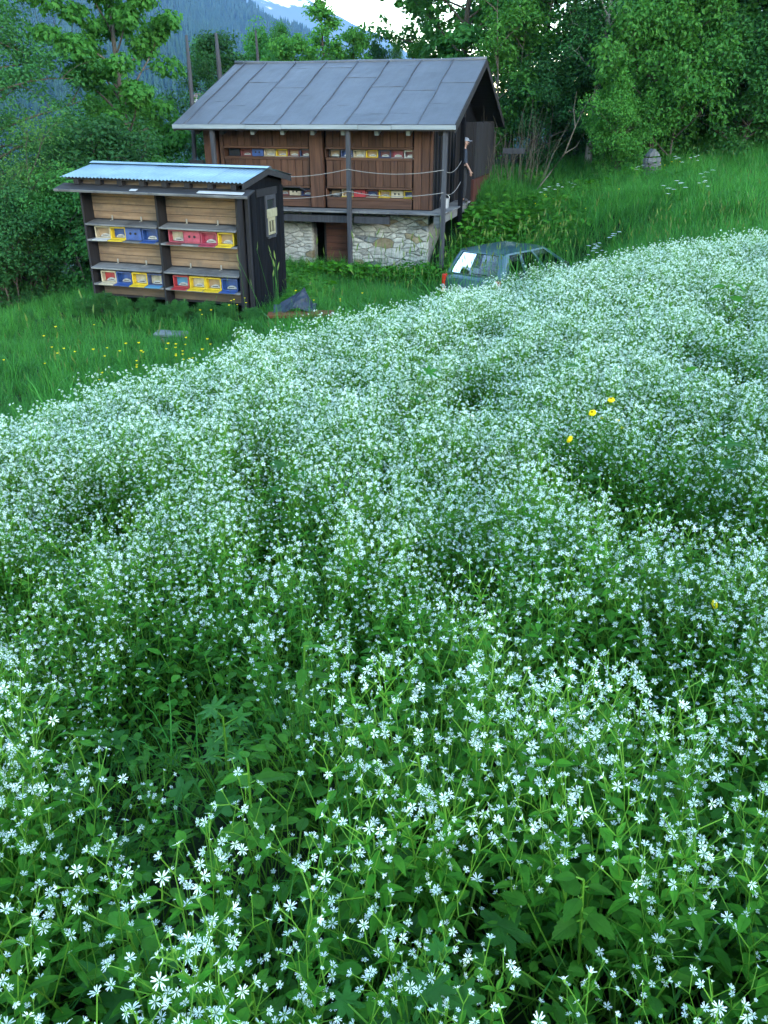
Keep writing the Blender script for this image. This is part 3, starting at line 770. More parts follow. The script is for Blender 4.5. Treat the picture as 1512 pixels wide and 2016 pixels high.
# ------------------------------------------------------------------ trees
M_BARK = wood('grey brown bark', (.03, .026, .02), (.085, .075, .06), 'z', .95, .25, 5)
M_BARKP = wood('pale silver bark', (.10, .10, .09), (.24, .24, .22), 'z', .9, .2, 4)
M_TWIG = plain('dry grey stems', (.075, .066, .045), .9, var=.3, nscale=20)
LF = {
 'maple':  leafmat('maple leaves', (.036, .155, .042), (.060, .195, .058), .2, .45, .6, .25),
 'bright': leafmat('fresh green leaves', (.036, .150, .045), (.070, .215, .060), .2, .45, .6, .25),
 'mid':    leafmat('mid green leaves', (.030, .130, .048), (.050, .165, .062), .25, .42, .6, .25),
 'teal':   leafmat('cool green fine leaves', (.026, .112, .054), (.044, .145, .068), .25, .42, .6, .25),
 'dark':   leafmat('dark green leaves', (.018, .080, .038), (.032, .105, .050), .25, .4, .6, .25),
 'pale':   leafmat('pale birch leaves', (.058, .160, .062), (.084, .195, .076), .2, .42, .6, .25),
}

def leaf_cards(P, N, size, asp=.6, rg=None, lobed=False):
    """folded leaf at every point: 4 verts, 2 triangles; lobed leaves get 3 pointed lobes"""
    rg = rg or rng
    n = len(P)
    N = N / np.linalg.norm(N, axis=1, keepdims=True)
    T = rg.normal(size=(n, 3)); T[:, 2] -= .5
    T -= (T * N).sum(1, keepdims=True) * N; T /= np.linalg.norm(T, axis=1, keepdims=True)
    B = np.cross(N, T)
    L_ = size * rg.uniform(.6, 1.3, (n, 1)); W_ = L_ * asp * .5
    fold = .25
    if not lobed:
        a = P; l = P + T * L_ * .45 + B * W_ + N * W_ * fold; r_ = P + T * L_ * .45 - B * W_ + N * W_ * fold; tip = P + T * L_ - N * L_ * .12
        V = np.stack([a, l, tip, r_], 1).reshape(-1, 3)
        i = np.arange(n)[:, None] * 4
        F = np.concatenate([i + [[0, 2, 1]], i + [[0, 3, 2]]], 1).reshape(-1, 3)
    else:
        a = P; tip = P + T * L_ - N * L_ * .12
        l1 = P + T * L_ * .55 + B * L_ * .24; r1 = P + T * L_ * .55 - B * L_ * .24
        l2 = P + T * L_ * .62 + B * L_ * .58 - N * L_ * .1; r2 = P + T * L_ * .62 - B * L_ * .58 - N * L_ * .1
        l3 = P + T * L_ * .12 + B * L_ * .40; r3 = P + T * L_ * .12 - B * L_ * .40
        V = np.stack([a, l3, l2, l1, tip, r1, r2, r3], 1).reshape(-1, 3)
        i = np.arange(n)[:, None] * 8
        F = np.concatenate([i + [[0, 2, 1]], i + [[0, 3, 2]], i + [[0, 4, 3]], i + [[0, 5, 4]], i + [[0, 6, 5]], i + [[0, 7, 6]]], 1).reshape(-1, 3)
    return V, F

def branch_path(r_, p, d, L_, n=5, droop=0.0, wig=.18):
    pts = [Vector(p)]; d = Vector(d).normalized()
    for i in range(n):
        d = (d + Vector((r_.uniform(-wig, wig), r_.uniform(-wig, wig), r_.uniform(-wig, wig) - droop))).normalized()
        pts.append(pts[-1] + d * (L_ / n))
    return pts

def make_tree(seed, H, r0, shape, leaf, leaf_n, leaf_size, limbs=16, clear=.15, lean=(0, 0), asp=.6, lobed=False, clump=.42, up=.55, droop=.04, stems=1, twigs=5, flat=.6):
    """returns (trunk mesh, crown mesh). shape(t) = crown radius (m) at relative height t."""
    r_ = random.Random(seed); rg = np.random.default_rng(seed)
    wb = MB(); centres = []; radii = []
    for s in range(stems):
        h = H * (1 if s == 0 else r_.uniform(.6, .95))
        a0 = r_.uniform(0, 6.28)
        base = Vector((0, 0, -.3)) if stems == 1 else Vector((.25 * math.cos(a0), .25 * math.sin(a0), -.3))
        sp_ = 0 if stems == 1 else r_.uniform(.05, .22)
        n = 9; pts = []
        for i in range(n + 1):
            u = i / n
            pts.append(base + Vector((lean[0] * u ** 1.5 + sp_ * h * u * math.cos(a0) + .012 * H * math.sin(u * 7 + seed), lean[1] * u ** 1.5 + sp_ * h * u * math.sin(a0) + .012 * H * math.cos(u * 6 + 2 * seed), (h + .3) * u)))
        rad = [r0 * (1 if s == 0 else .7) * ((1 - i / n) ** .8 * .94 + .06) * (1.25 if i == 0 else 1) for i in range(n + 1)]
        wb.tube(pts, rad, 7)
        for k in range(max(3, limbs // stems)):
            t_ = clear + (1 - clear) * ((k + r_.random()) / max(3, limbs // stems)) ** .9
            t_ = min(t_, .985)
            q = t_ * n; i0 = min(int(q), n - 1); p = pts[i0].lerp(pts[i0 + 1], q - i0)
            az = k * 2.4 + r_.uniform(-.5, .5)
            Lb = max(.35, shape(t_) * r_.uniform(.65, 1.12))
            el = up * (1.0 + .5 * t_) * r_.uniform(.6, 1.3)
            d = Vector((math.cos(az), math.sin(az), el))
            bp = branch_path(r_, p, d, Lb, 5, droop)
            rb = max(.012, r0 * .38 * (1 - t_) + .012)
            wb.tube(bp, [rb * (1 - .8 * i / 5) for i in range(6)], 5, cap=False)
            for m in range(twigs):
                u = .3 + .7 * (m + r_.random()) / twigs
                q = u * 5; j = min(int(q), 4); b = bp[j].lerp(bp[j + 1], q - j)
                dd = Vector((r_.uniform(-1, 1), r_.uniform(-1, 1), r_.uniform(-.3, .9))) + d * .5
                Lt = .22 * Lb + .25
                tp = branch_path(r_, b, dd, Lt * r_.uniform(.5, 1.2), 3, droop)
                wb.tube(tp, [rb * .32, rb * .2, rb * .12, .004], 4, cap=False)
                centres.append(tp[-1]); radii.append(clump * r_.uniform(.6, 1.25) * (.75 + .25 * min(1, Lb / 2)))
                if r_.random() < .5: centres.append(tp[1]); radii.append(clump * .7)
            centres.append(bp[-1]); radii.append(clump * r_.uniform(.7, 1.2))
    trunk = wb.mesh('trunk', [], smooth=True, fix=False)
    C_ = np.array([tuple(c) for c in centres]); Rr = np.array(radii)
    w = Rr ** 2; w /= w.sum()
    ci = rg.choice(len(C_), leaf_n, p=w)
    g = rg.normal(size=(leaf_n, 3)); g /= np.linalg.norm(g, axis=1, keepdims=True)
    rr = rg.uniform(.25, 1, (leaf_n, 1)) ** .6
    off = g * rr * Rr[ci][:, None]; off[:, 2] *= flat
    P = C_[ci] + off
    N = g * .8 + rg.normal(size=(leaf_n, 3)) * .5; N[:, 2] = np.abs(N[:, 2]) + .5
    V, F = leaf_cards(P, N, leaf_size, asp, rg, lobed)
    crown = np_mesh('crown', V, F, [leaf])
    return trunk, crown

def el(w, lo=.0, peak=.45):
    """egg shaped crown radius profile"""
    def f(t_):
        t_ = (t_ - lo) / (1 - lo)
        return w * (max(0, t_) / peak) ** .6 if t_ < peak else w * max(0, 1 - ((t_ - peak) / (1 - peak)) ** 1.8) ** .7
    return f

TV = {
 # name: trunk mesh, crown mesh
 'maple':  make_tree(1, 9.5, .16, el(2.6, .05, .45), LF['maple'], 24000, .145, 30, .16, lobed=True, clump=.55, up=.7, twigs=4, flat=.45),
 'maple2': make_tree(2, 10., .17, el(3.4, .0, .5), LF['bright'], 15000, .17, 34, .12, lobed=True, clump=.6, up=.55, flat=.5),
 'round':  make_tree(3, 8.0, .15, el(2.7, .0, .5), LF['mid'], 17000, .15, 34, .06, clump=.62, up=.5, flat=.65),
 'birch':  make_tree(4, 11., .12, el(2.1, .0, .4), LF['pale'], 19000, .105, 44, .14, clump=.5, up=.9, droop=.16, flat=.9, asp=.7),
 'feather':make_tree(5, 12., .15, el(2.9, .0, .36), LF['teal'], 46000, .12, 60, .10, clump=.52, up=.25, droop=.05, flat=.5, asp=.5),
 'dark':   make_tree(6, 10., .17, el(3.0, .0, .45), LF['dark'], 18000, .15, 36, .05, clump=.7, up=.45, flat=.7),
 'spire':  make_tree(7, 8.0, .10, lambda t_: 1.5 * (1 - t_) ** .8 + .12, LF['bright'], 8000, .14, 30, .05, clump=.36, up=.75, flat=.6),
 'bush':   make_tree(8, 3.6, .05, el(2.3, .0, .4), LF['bright'], 22000, .135, 54, .02, clump=.5, up=.7, stems=6, flat=.7),
 'shrub':  make_tree(9, 3.2, .05, el(1.9, .0, .45), LF['teal'], 26000, .10, 52, .02, clump=.45, up=.8, stems=6, flat=.8),
 'sapling':make_tree(10, 4.6, .045, el(1.25, .0, .5), LF['bright'], 7000, .13, 26, .12, clump=.36, up=.9, stems=3, flat=.6),
 'willow': make_tree(11, 4.4, .06, el(2.2, .0, .55), LF['pale'], 9000, .085, 36, .05, clump=.5, up=.8, stems=5, twigs=6, asp=.4, flat=.9),
 'conifer':make_tree(12, 9.0, .14, lambda t_: 1.7 * (1 - t_) ** .9 + .1, LF['dark'], 15000, .14, 60, .04, clump=.34, up=.05, droop=.03, flat=.5, asp=.35),
}
def tree(kind, name, x, y, h, rz, label, cat='tree', group=None, bark=None, leaf=None, wide=1.0, dz=0.0):
    tm, cm = TV[kind]
    H0 = {'maple': 9.5, 'maple2': 10, 'round': 8, 'birch': 11, 'feather': 12, 'dark': 10, 'spire': 8, 'bush': 3.6, 'shrub': 3.2, 'sapling': 4.6, 'willow': 4.4, 'conifer': 9}[kind]
    s = h / H0
    r_ = empty(name, (x, y, g1(x, y) + dz), rz, label, cat, group)
    t_ = mesh_obj('trunk' if kind not in ('bush', 'shrub', 'willow', 'sapling') else 'stems', tm, bark or M_BARK, r_, scale=(s * wide, s * wide, s))
    c_ = mesh_obj('crown', cm, leaf or cm.materials[0], r_, scale=(s * wide, s * wide, s)); c_['kind'] = 'stuff'
    return r_

GB = 'trees on the slope beyond the bee houses'
GR = 'trees along the upper edge of the meadow'
# left edge
tree('feather', 'larch_tree', -11.4, 24.5, 13.0, .3, 'tall feathery blue green tree at the left edge, above the small bee house', group=GB)
tree('feather', 'larch_tree', -16.0, 30, 13.5, 2.1, 'feathery tree rising behind the tall one at the left edge', group=GB)
tree('maple', 'maple_tree', -7.9, 27.5, 10.6, 1.0, 'bright green maple with open crown between the bee house roof and the tall feathery tree', group=GB, wide=.78)
tree('willow', 'willow_bush', -9.0, 20.8, 4.4, .4, 'grey twigged bush at the left edge, level with the corrugated roof', 'bush', GB)
tree('shrub', 'green_bush', -10.4, 22.0, 3.6, 1.4, 'dark teal bush below the grey twigged one at the left edge', 'bush', GB, leaf=LF['dark'])
tree('shrub', 'green_bush', -7.6, 22.4, 3.9, 2.6, 'cool green bush directly behind the left end of the small bee house', 'bush', GB, leaf=LF['dark'])
tree('shrub', 'green_bush', -7.5, 25.6, 3.2, 3.6, 'green bush between the small bee house and the brown hut', 'bush', GB, leaf=LF['mid'])
tree('dark', 'dark_tree', -12.6, 34, 7.0, .9, 'dark tree behind the feathery tree at the left', group=GB)
tree('round', 'round_tree', -9.6, 33, 7.2, 2.9, 'mid green tree behind the maple', group=GB)
tree('dark', 'dark_tree', -6.2, 34, 7.4, 1.9, 'dark bushy tree left behind the hut roof near the tall dead pole', group=GB)
tree('shrub', 'green_bush', -12.8, 21.5, 4.2, 5.1, 'dark bush at the lower left where the forest meets the grass', 'bush', GB, leaf=LF['dark'])
tree('round', 'round_tree', -14.6, 25, 7, .2, 'mid green tree low at the far left', group=GB, leaf=LF['teal'])
# behind the hut roof
def treetop(kind, name, x, y, ztop, rz, label, **k):
    return tree(kind, name, x, y, ztop - g1(x, y), rz, label, group=GB, **k)
treetop('birch', 'birch_tree', -6.9, 36, 2.5, .5, 'fine leaved tree behind the hut roof beside the second dead pole', leaf=LF['mid'], wide=.8)
treetop('round', 'round_tree', -5.4, 41, 3.0, 1.5, 'rounded tree behind the left end of the hut ridge', wide=.7)
treetop('birch', 'birch_tree', -4.3, 38, 3.2, 2.5, 'light fine leaved tree behind the hut ridge by the thin dead pole', leaf=LF['mid'], wide=.7)
treetop('spire', 'ash_tree', -2.35, 37, 4.6, 2.0, 'pointed yellow green tree standing highest behind the middle of the hut ridge', wide=1.1)
treetop('maple2', 'maple_tree', -3.5, 36, 2.5, 2.2, 'low bright tree just showing over the middle of the hut ridge', wide=.7)
treetop('maple2', 'maple_tree', -1.2, 38, 2.9, 4.2, 'bright tree right of the pointed one behind the hut ridge', wide=.6)
treetop('round', 'round_tree', -.3, 42, 2.7, .7, 'small dark tree behind the hut ridge, right of the pointed tree', leaf=LF['dark'], wide=.5)
treetop('birch', 'birch_tree', .55, 43, 3.0, 3.1, 'thin pale sapling against the far mountain behind the ridge', wide=.5)
treetop('maple2', 'maple_tree', 1.5, 39, 2.6, 1.1, 'low bright tree left of the large maple at the hut roof', wide=.6)
# right of the roof
tree('maple2', 'maple_tree', 3.3, 36, 11.0, .4, 'large maple above the right end of the hut roof with sky showing through', group=GR, leaf=LF['mid'])
tree('maple2', 'maple_tree', 2.3, 39.5, 10.5, 3.9, 'maple behind the right end of the hut ridge, first against the bright sky', group=GR, leaf=LF['mid'], wide=.7)
tree('maple2', 'maple_tree', 6.6, 38, 11, 2.4, 'second maple against the bright sky, right of the hut roof', group=GR, leaf=LF['mid'])
tree('sapling', 'elder_shrub', 3.9, 31.0, 5.6, .9, 'yellow green shrub touching the right gable of the hut', 'shrub', GR)
tree('sapling', 'elder_shrub', 4.9, 32.5, 5.8, 2.2, 'yellow green shrub behind the dry stalks right of the hut', 'shrub', GR)
tree('dark', 'dark_tree', 6.6, 33.0, 9.5, 1.2, 'dark tree behind the dry stalks', group=GR)
tree('birch', 'birch_tree', 7.2, 30.5, 11, .1, 'birch with pale slender trunk between the maple and the big bush', group=GR, bark=M_BARKP, leaf=LF['teal'])
tree('birch', 'birch_tree', 8.6, 32.0, 12, 1.8, 'second slim birch, behind the big bright bush', group=GR, bark=M_BARKP, leaf=LF['mid'])
tree('bush', 'hazel_bush', 9.0, 28.6, 4.9, .6, 'big bright green bush behind the small stone monument', 'bush', GR, wide=.78)
tree('bush', 'hazel_bush', 7.5, 28.2, 2.6, 2.9, 'lower bright bush between the leaning bare stem and the monument', 'bush', GR, wide=.8)
tree('maple2', 'maple_tree', 9.9, 31, 10.5, 4.4, 'large leaved maple above the big bright bush', group=GR, leaf=LF['maple'])
tree('dark', 'dark_tree', 12.2, 32.5, 11, 2.2, 'dark tree with brown trunk right of the monument', group=GR)
tree('dark', 'dark_tree', 10.2, 35, 11.5, 3.2, 'tall dark tree behind the big bright bush', group=GR)
tree('bush', 'hazel_bush', 11.3, 29.0, 3.8, 4.2, 'green bush under the dark tree right of the monument', 'bush', GR, leaf=LF['mid'])
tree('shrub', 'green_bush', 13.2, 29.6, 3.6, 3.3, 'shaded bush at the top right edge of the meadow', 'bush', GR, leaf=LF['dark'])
tree('birch', 'birch_tree', 13.2, 27.6, 10.5, 3.0, 'pale feathery birch at the right edge of the meadow', group=GR)
tree('dark', 'dark_tree', 15.5, 33.5, 10.5, 4.0, 'dark tree at the far right edge', group=GR)
tree('round', 'round_tree', 13.6, 36, 12, 5.0, 'tall rounded tree behind the pale birch at the right edge', group=GR, leaf=LF['dark'])
tree('dark', 'dark_tree', 11.6, 38.5, 9, 2.0, 'dark tree filling the gap behind the monument bushes', group=GR)
tree('dark', 'dark_tree', 9.2, 37.5, 7, 5.0, 'low dark tree behind the big bright bush', group=GR)
tree('feather', 'larch_tree', -13.6, 26, 11, 4.4, 'feathery tree at the very left edge, cut by the frame', group=GB)
tree('shrub', 'green_bush', -8.9, 19.9, 2.6, .5, 'low bush in front of the forest edge left of the small bee house', 'bush', GB, leaf=LF['dark'])
tree('shrub', 'green_bush', -10.6, 20.3, 2.9, 2.5, 'low bush at the left frame edge where the grass ends', 'bush', GB, leaf=LF['dark'])
tree('shrub', 'green_bush', -7.3, 20.4, 2.6, 4.5, 'low bush just behind the left corner of the small bee house', 'bush', GB, leaf=LF['mid'])
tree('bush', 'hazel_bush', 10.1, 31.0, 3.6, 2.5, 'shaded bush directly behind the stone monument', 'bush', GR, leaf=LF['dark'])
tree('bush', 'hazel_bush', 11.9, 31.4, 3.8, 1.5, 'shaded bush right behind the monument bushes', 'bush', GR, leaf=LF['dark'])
tree('conifer', 'conifer_tree', 5.2, 40.5, 9.5, 0, 'dark conifer between the two maples', group=GR)
tree('shrub', 'green_bush', 7.6, 31.2, 3.8, .8, 'dark bush behind the leaning bare stem', 'bush', GR, leaf=LF['dark'])
tree('shrub', 'green_bush', 5.6, 30.6, 3.0, 4.8, 'dark bush among the dry stalks right of the hut', 'bush', GR, leaf=LF['dark'])
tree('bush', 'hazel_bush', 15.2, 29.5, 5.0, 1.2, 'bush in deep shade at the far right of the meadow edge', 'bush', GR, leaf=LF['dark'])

# dead poles behind the bee houses
def pole(x, y, z0, z1, r_, lean, label):
    mb = MB(); n = 8
    pts = [(lean * (k / n) + .02 * math.sin(k * 1.3), .02 * math.cos(k), z0 + (z1 - z0) * k / n) for k in range(n + 1)]
    rad = [r_ * (1.05 - .25 * k / n) for k in range(n + 1)]; rad[-1] *= .6
    mb.tube(pts, rad, 8)
    o = mesh_obj('dead_pole', mb.mesh('dead_pole', [W_POST], smooth=True), W_POST, None, (x, y, 0))
    return tag(o, label, 'pole', 'dead tree poles behind the bee houses')
pole(-5.62, 25.5, -4.6, 1.98, .075, .22, 'tall grey dead pole left of the hut eave, tallest of the three poles')
pole(-5.63, 31.0, -4.6, 2.47, .10, .05, 'pale barkless dead pole rising over the left slope of the hut roof')
pole(-4.56, 33.0, -4.5, 2.72, .07, .03, 'thin dead pole rising behind the left end of the hut ridge')

# dry stalks and bare stems right of the hut
r_ = random.Random(5)
th_ = empty('dry_thicket', (4.2, 28.6, g1(4.2, 28.6)), 0, 'thicket of dry grey stalks beside the right rear corner of the hut', 'thicket')
for k in range(44):
    mb = MB(); a = r_.uniform(0, 6.28); x0 = r_.uniform(-.95, 1.0); y0 = r_.uniform(-.5, .8)
    p = branch_path(r_, (x0, y0, -.1), (x0 * .35 + r_.uniform(-.3, .3), r_.uniform(-.3, .2), 1.2), r_.uniform(1.2, 2.9), 6, -.01, .10)
    mb.tube(p, [.009, .008, .007, .006, .005, .004, .002], 4, cap=False)
    if k % 2 == 0:
        q = branch_path(r_, p[3], (r_.uniform(-1, 1), r_.uniform(-.5, .5), .7), r_.uniform(.5, 1.1), 4, 0, .2); mb.tube(q, [.005, .004, .004, .003, .002], 4, cap=False)
    mesh_obj('stalk', mb.mesh('stalk', [M_TWIG], smooth=True, fix=False), M_TWIG, th_)
mb = MB()
mb.tube([(0, 0, -.1), (.5, .05, .55), (.95, .1, 1.15), (1.2, .1, 1.9), (1.45, .1, 2.5), (1.8, .15, 3.0)], [.028, .025, .022, .018, .012, .006], 6)
mb.tube([(1.2, .1, 1.9), (1.1, .1, 2.4), (1.15, .1, 2.9)], [.02, .015, .006], 5); mb.tube([(.95, .1, 1.15), (1.3, .1, 1.35), (1.5, .1, 1.75)], [.016, .012, .005], 5)
tag(mesh_obj('bare_stem', mb.mesh('bare_stem', [M_TWIG], smooth=True, fix=False), M_TWIG, None, (4.75, 27.6, g1(4.75, 27.6))), 'bare pale stem leaning to the right out of the meadow edge', 'branch')

# a few houses far up the opposite slope and its forest
M_HWALL = plain('far plaster wall', (.62, .60, .56), .9, bumps=0)
M_HROOF = plain('far brown roof', (.13, .06, .045), .9, bumps=0)
def far_house(x, y, rz, s, label):
    z = float(Az(np.array([x]), np.array([y]))[0])
    h_ = empty('far_house', (x, y, z - .5), rz, label, 'house', 'houses on the far slope')
    mb = MB(); mb.box((0, 0, 3.2 * s), (11 * s, 9 * s, 6.4 * s)); mesh_obj('wall', mb.mesh('wall', [M_HWALL]), M_HWALL, h_)
    mb = MB(); mb.prism([(-6.6 * s, 6.0 * s), (0, 10 * s), (6.6 * s, 6.0 * s), (6.6 * s, 6.5 * s), (0, 10.6 * s), (-6.6 * s, 6.5 * s)], -5.6 * s, 5.6 * s)
    mesh_obj('roof', mb.mesh('roof', [M_HROOF]), M_HROOF, h_)
    for i in (-1, 1):
        mb = MB(); mb.box((i * 2.6 * s, -4.52 * s, 3.4 * s), (1.4 * s, .1, 1.8 * s)); mesh_obj('window', mb.mesh('window', [M_DARKGLASS]), M_DARKGLASS, h_)
VILL = [(-187, 905, .3, 1.0, 'brown roofed house on the far slope, left one seen past the dead pole'), (-180, 930, -.2, .9, 'white walled house on the far slope, right one seen past the dead pole'), (-193, 940, .9, .8, 'small house on the far slope behind the other two')]
for v_ in VILL: far_house(*v_)
# ------------------------------------------------------------------ small plants: shared meshes
M_STEM = leafmat('pale green stems', (.070, .200, .022), (.100, .240, .035), .2, .2)
M_CHLEAF = leafmat('stitchwort leaves', (.034, .165, .016), (.062, .215, .028), .25, .42, .6, .25, mottle=70)
M_PETAL = leafmat('white petals', (.70, .80, .75), (.78, .86, .81), .04, .45, .6, .12, (.86, 1, .88))
M_SEPAL = leafmat('green sepals', (.10, .24, .05), (.14, .30, .07), .1, .3)
M_GRASS = leafmat('meadow grass', (.036, .172, .046), (.068, .225, .068), .3, .42, .6, .25)
M_GRASSD = leafmat('blue green grass', (.022, .110, .030), (.036, .145, .044), .3, .35, .6, .3)
M_STRAW = leafmat('dry grass heads', (.05, .10, .03), (.09, .13, .05), .2, .2)
M_BROAD = leafmat('broad green leaves', (.022, .115, .012), (.050, .170, .020), .3, .36, .6, .25, mottle=55)
M_GERAN = leafmat('cranesbill leaves', (.018, .100, .018), (.030, .130, .024), .25, .3, .55, .3, mottle=60)
M_YPET = leafmat('yellow petals', (.80, .60, .006), (.86, .68, .012), .05, .3, .5, .3, (1, 1, .5))
M_UMB = leafmat('white umbels', (.70, .74, .70), (.80, .84, .80), .05, .3, .7, .2, (1, 1, 1))

PROTO = bpy.data.collections.new('plant_sources')     # not linked: only read by the scatter nodes

class Tri:
    """triangle soup with material index"""
    def __init__(s): s.v = []; s.f = []; s.m = []; s.n = 0
    def add(s, V, F, mi):
        s.v.append(np.asarray(V, float)); s.f.append(np.asarray(F, int) + s.n); s.m += [mi] * len(F); s.n += len(V)
    def mesh(s, name, mats): return np_mesh(name, np.concatenate(s.v), np.concatenate(s.f), mats, s.m if len(mats) > 1 else None)

def frame(d):
    d = np.asarray(d, float); d = d / np.linalg.norm(d)
    a = np.array([1., 0, 0]) if abs(d[0]) < .8 else np.array([0, 1., 0])
    u = np.cross(d, a); u /= np.linalg.norm(u)
    return u, np.cross(d, u), d

def t_stem(T, p, q, r0, r1, mi, bend=None, seg=3):
    """thin 3-sided stem; returns points"""
    p = np.asarray(p, float); q = np.asarray(q, float); b = np.zeros(3) if bend is None else np.asarray(bend, float)
    pts = [p + (q - p) * (i / seg) + b * 4 * (i / seg) * (1 - i / seg) for i in range(seg + 1)]
    u, w, d = frame(q - p)
    V = []
    for i, c in enumerate(pts):
        r_ = r0 + (r1 - r0) * i / seg
        for k in range(3): V.append(c + (u * math.cos(2.094 * k) + w * math.sin(2.094 * k)) * r_)
    F = []
    for i in range(seg):
        for k in range(3):
            a = i * 3 + k; b_ = i * 3 + (k + 1) % 3; F += [(a, b_, b_ + 3), (a, b_ + 3, a + 3)]
    T.add(V, F, mi)
    return pts

def t_leaf(T, p, d, up, L_, W_, mi, droop=.3, fold=.25):
    """lance shaped leaf, folded at the rib and drooping"""
    d = np.asarray(d, float); d /= np.linalg.norm(d); up = np.asarray(up, float)
    b = np.cross(d, up); nb = np.linalg.norm(b); b = b / nb if nb > 1e-6 else np.array([1., 0, 0]); n = np.cross(b, d)
    V = []
    for t_, w in ((0, .0), (.25, .85), (.5, 1.), (.78, .55), (1, 0)):
        c = np.asarray(p) + d * L_ * t_ - n * 0 + np.array([0, 0, -1.]) * droop * L_ * t_ * t_
        V.append(c)
        if 0 < t_ < 1:
            V.append(c + b * W_ * w * .5 + n * W_ * fold * w); V.append(c - b * W_ * w * .5 + n * W_ * fold * w)
    # 0 | 1,2,3 | 4,5,6 | 7,8,9 | 10
    F = [(0, 1, 2), (0, 3, 1), (1, 4, 5), (1, 5, 2), (1, 3, 6), (1, 6, 4), (4, 7, 8), (4, 8, 5), (4, 6, 9), (4, 9, 7), (7, 10, 8), (7, 9, 10)]
    T.add(V, F, mi)

def t_outline_leaf(T, p, d, up, outline, mi, dish=.12, droop=.2):
    """broad leaf from an outline (x along the leaf, y across), as a fan with a raised rib"""
    d = np.asarray(d, float); d /= np.linalg.norm(d); up = np.asarray(up, float)
    b = np.cross(d, up); b /= max(1e-6, np.linalg.norm(b)); n = np.cross(b, d)
    xm = max(o[0] for o in outline)
    def pos(x, y): return np.asarray(p) + d * x + b * y + n * (dish * abs(y)) + np.array([0, 0, -1.]) * droop * x * x / xm
    c = pos(xm * .32, 0) - n * .01 * xm
    V = [c] + [pos(x, y) for x, y in outline]; k = len(outline)
    T.add(V, [(0, 1 + i, 1 + (i + 1) % k) for i in range(k)], mi)

def ovate(L_, W_, teeth=6):
    o = [(0, 0)]
    up_ = []
    for i in range(1, teeth * 2):
        t_ = i / (teeth * 2); w = W_ * .5 * math.sin(math.pi * t_ ** .75) ** .9
        up_.append((L_ * (t_ + (.03 if i % 2 == 0 else -.015)), w * (1.0 if i % 2 == 0 else .86)))
    return o + up_ + [(L_, 0)] + [(x, -y) for x, y in reversed(up_)]

def palmate(Rr, lobes=7, spread=2.55):
    o = [(0, 0)]
    for k in range(lobes):
        a = -spread + 2 * spread * k / (lobes - 1); l = Rr * (1 - .28 * abs(a) / spread)
        h = spread / (lobes - 1)
        o.append((Rr * .34 * math.cos(a - h), Rr * .34 * math.sin(a - h)))
        for da, rr in ((-.62, .62), (-.5, .74), (-.34, .72), (-.25, .92), (0, 1.0), (.25, .92), (.34, .72), (.5, .74), (.62, .62)):
            o.append((l * rr * math.cos(a + da * h * .95), l * rr * math.sin(a + da * h * .95)))
    o.append((Rr * .3 * math.cos(spread), Rr * .3 * math.sin(spread)))
    return [(x + Rr * .0, y) for x, y in o]

def t_flower(T, p, d, r_, open_, rg, mi_pet=1, mi_sep=2, detail=True):
    """chickweed flower: five petals split almost to the base (ten narrow lobes) over a green calyx"""
    u, w, d = frame(d); p = np.asarray(p, float)
    ph = rg.uniform(0, 6.28)
    for k in range(5):
        for s in (-1, 1):
            a = ph + 1.2566 * k + s * .20 + rg.uniform(-.05, .05)
            e = u * math.cos(a) + w * math.sin(a); side = -u * math.sin(a) + w * math.cos(a)
            ca, sa = math.cos(open_), math.sin(open_)            # open_ = angle of the petals above the flat plane
            L_ = r_ * rg.uniform(.88, 1.1); wd = r_ * .092
            base = p + e * r_ * .06
            mid = p + (e * ca + d * sa) * L_ * .55
            tip = p + (e * math.cos(open_ * .55) + d * math.sin(open_ * .55)) * L_ * .5 + (e * ca + d * sa) * L_ * .5
            V = [base, mid + side * wd, mid - side * wd, tip + side * wd * .75, tip - side * wd * .75]
            T.add(V, [(0, 1, 2), (1, 3, 4), (1, 4, 2)], mi_pet)
    V = [p - d * r_ * .55]
    for k in range(5):
        a = ph + 1.2566 * k; V.append(p + (u * math.cos(a) + w * math.sin(a)) * r_ * (.24 + .1 * math.cos(open_)) + d * r_ * .14)
    T.add(V, [(0, 1 + k, 1 + (k + 1) % 5) for k in range(5)], mi_sep)

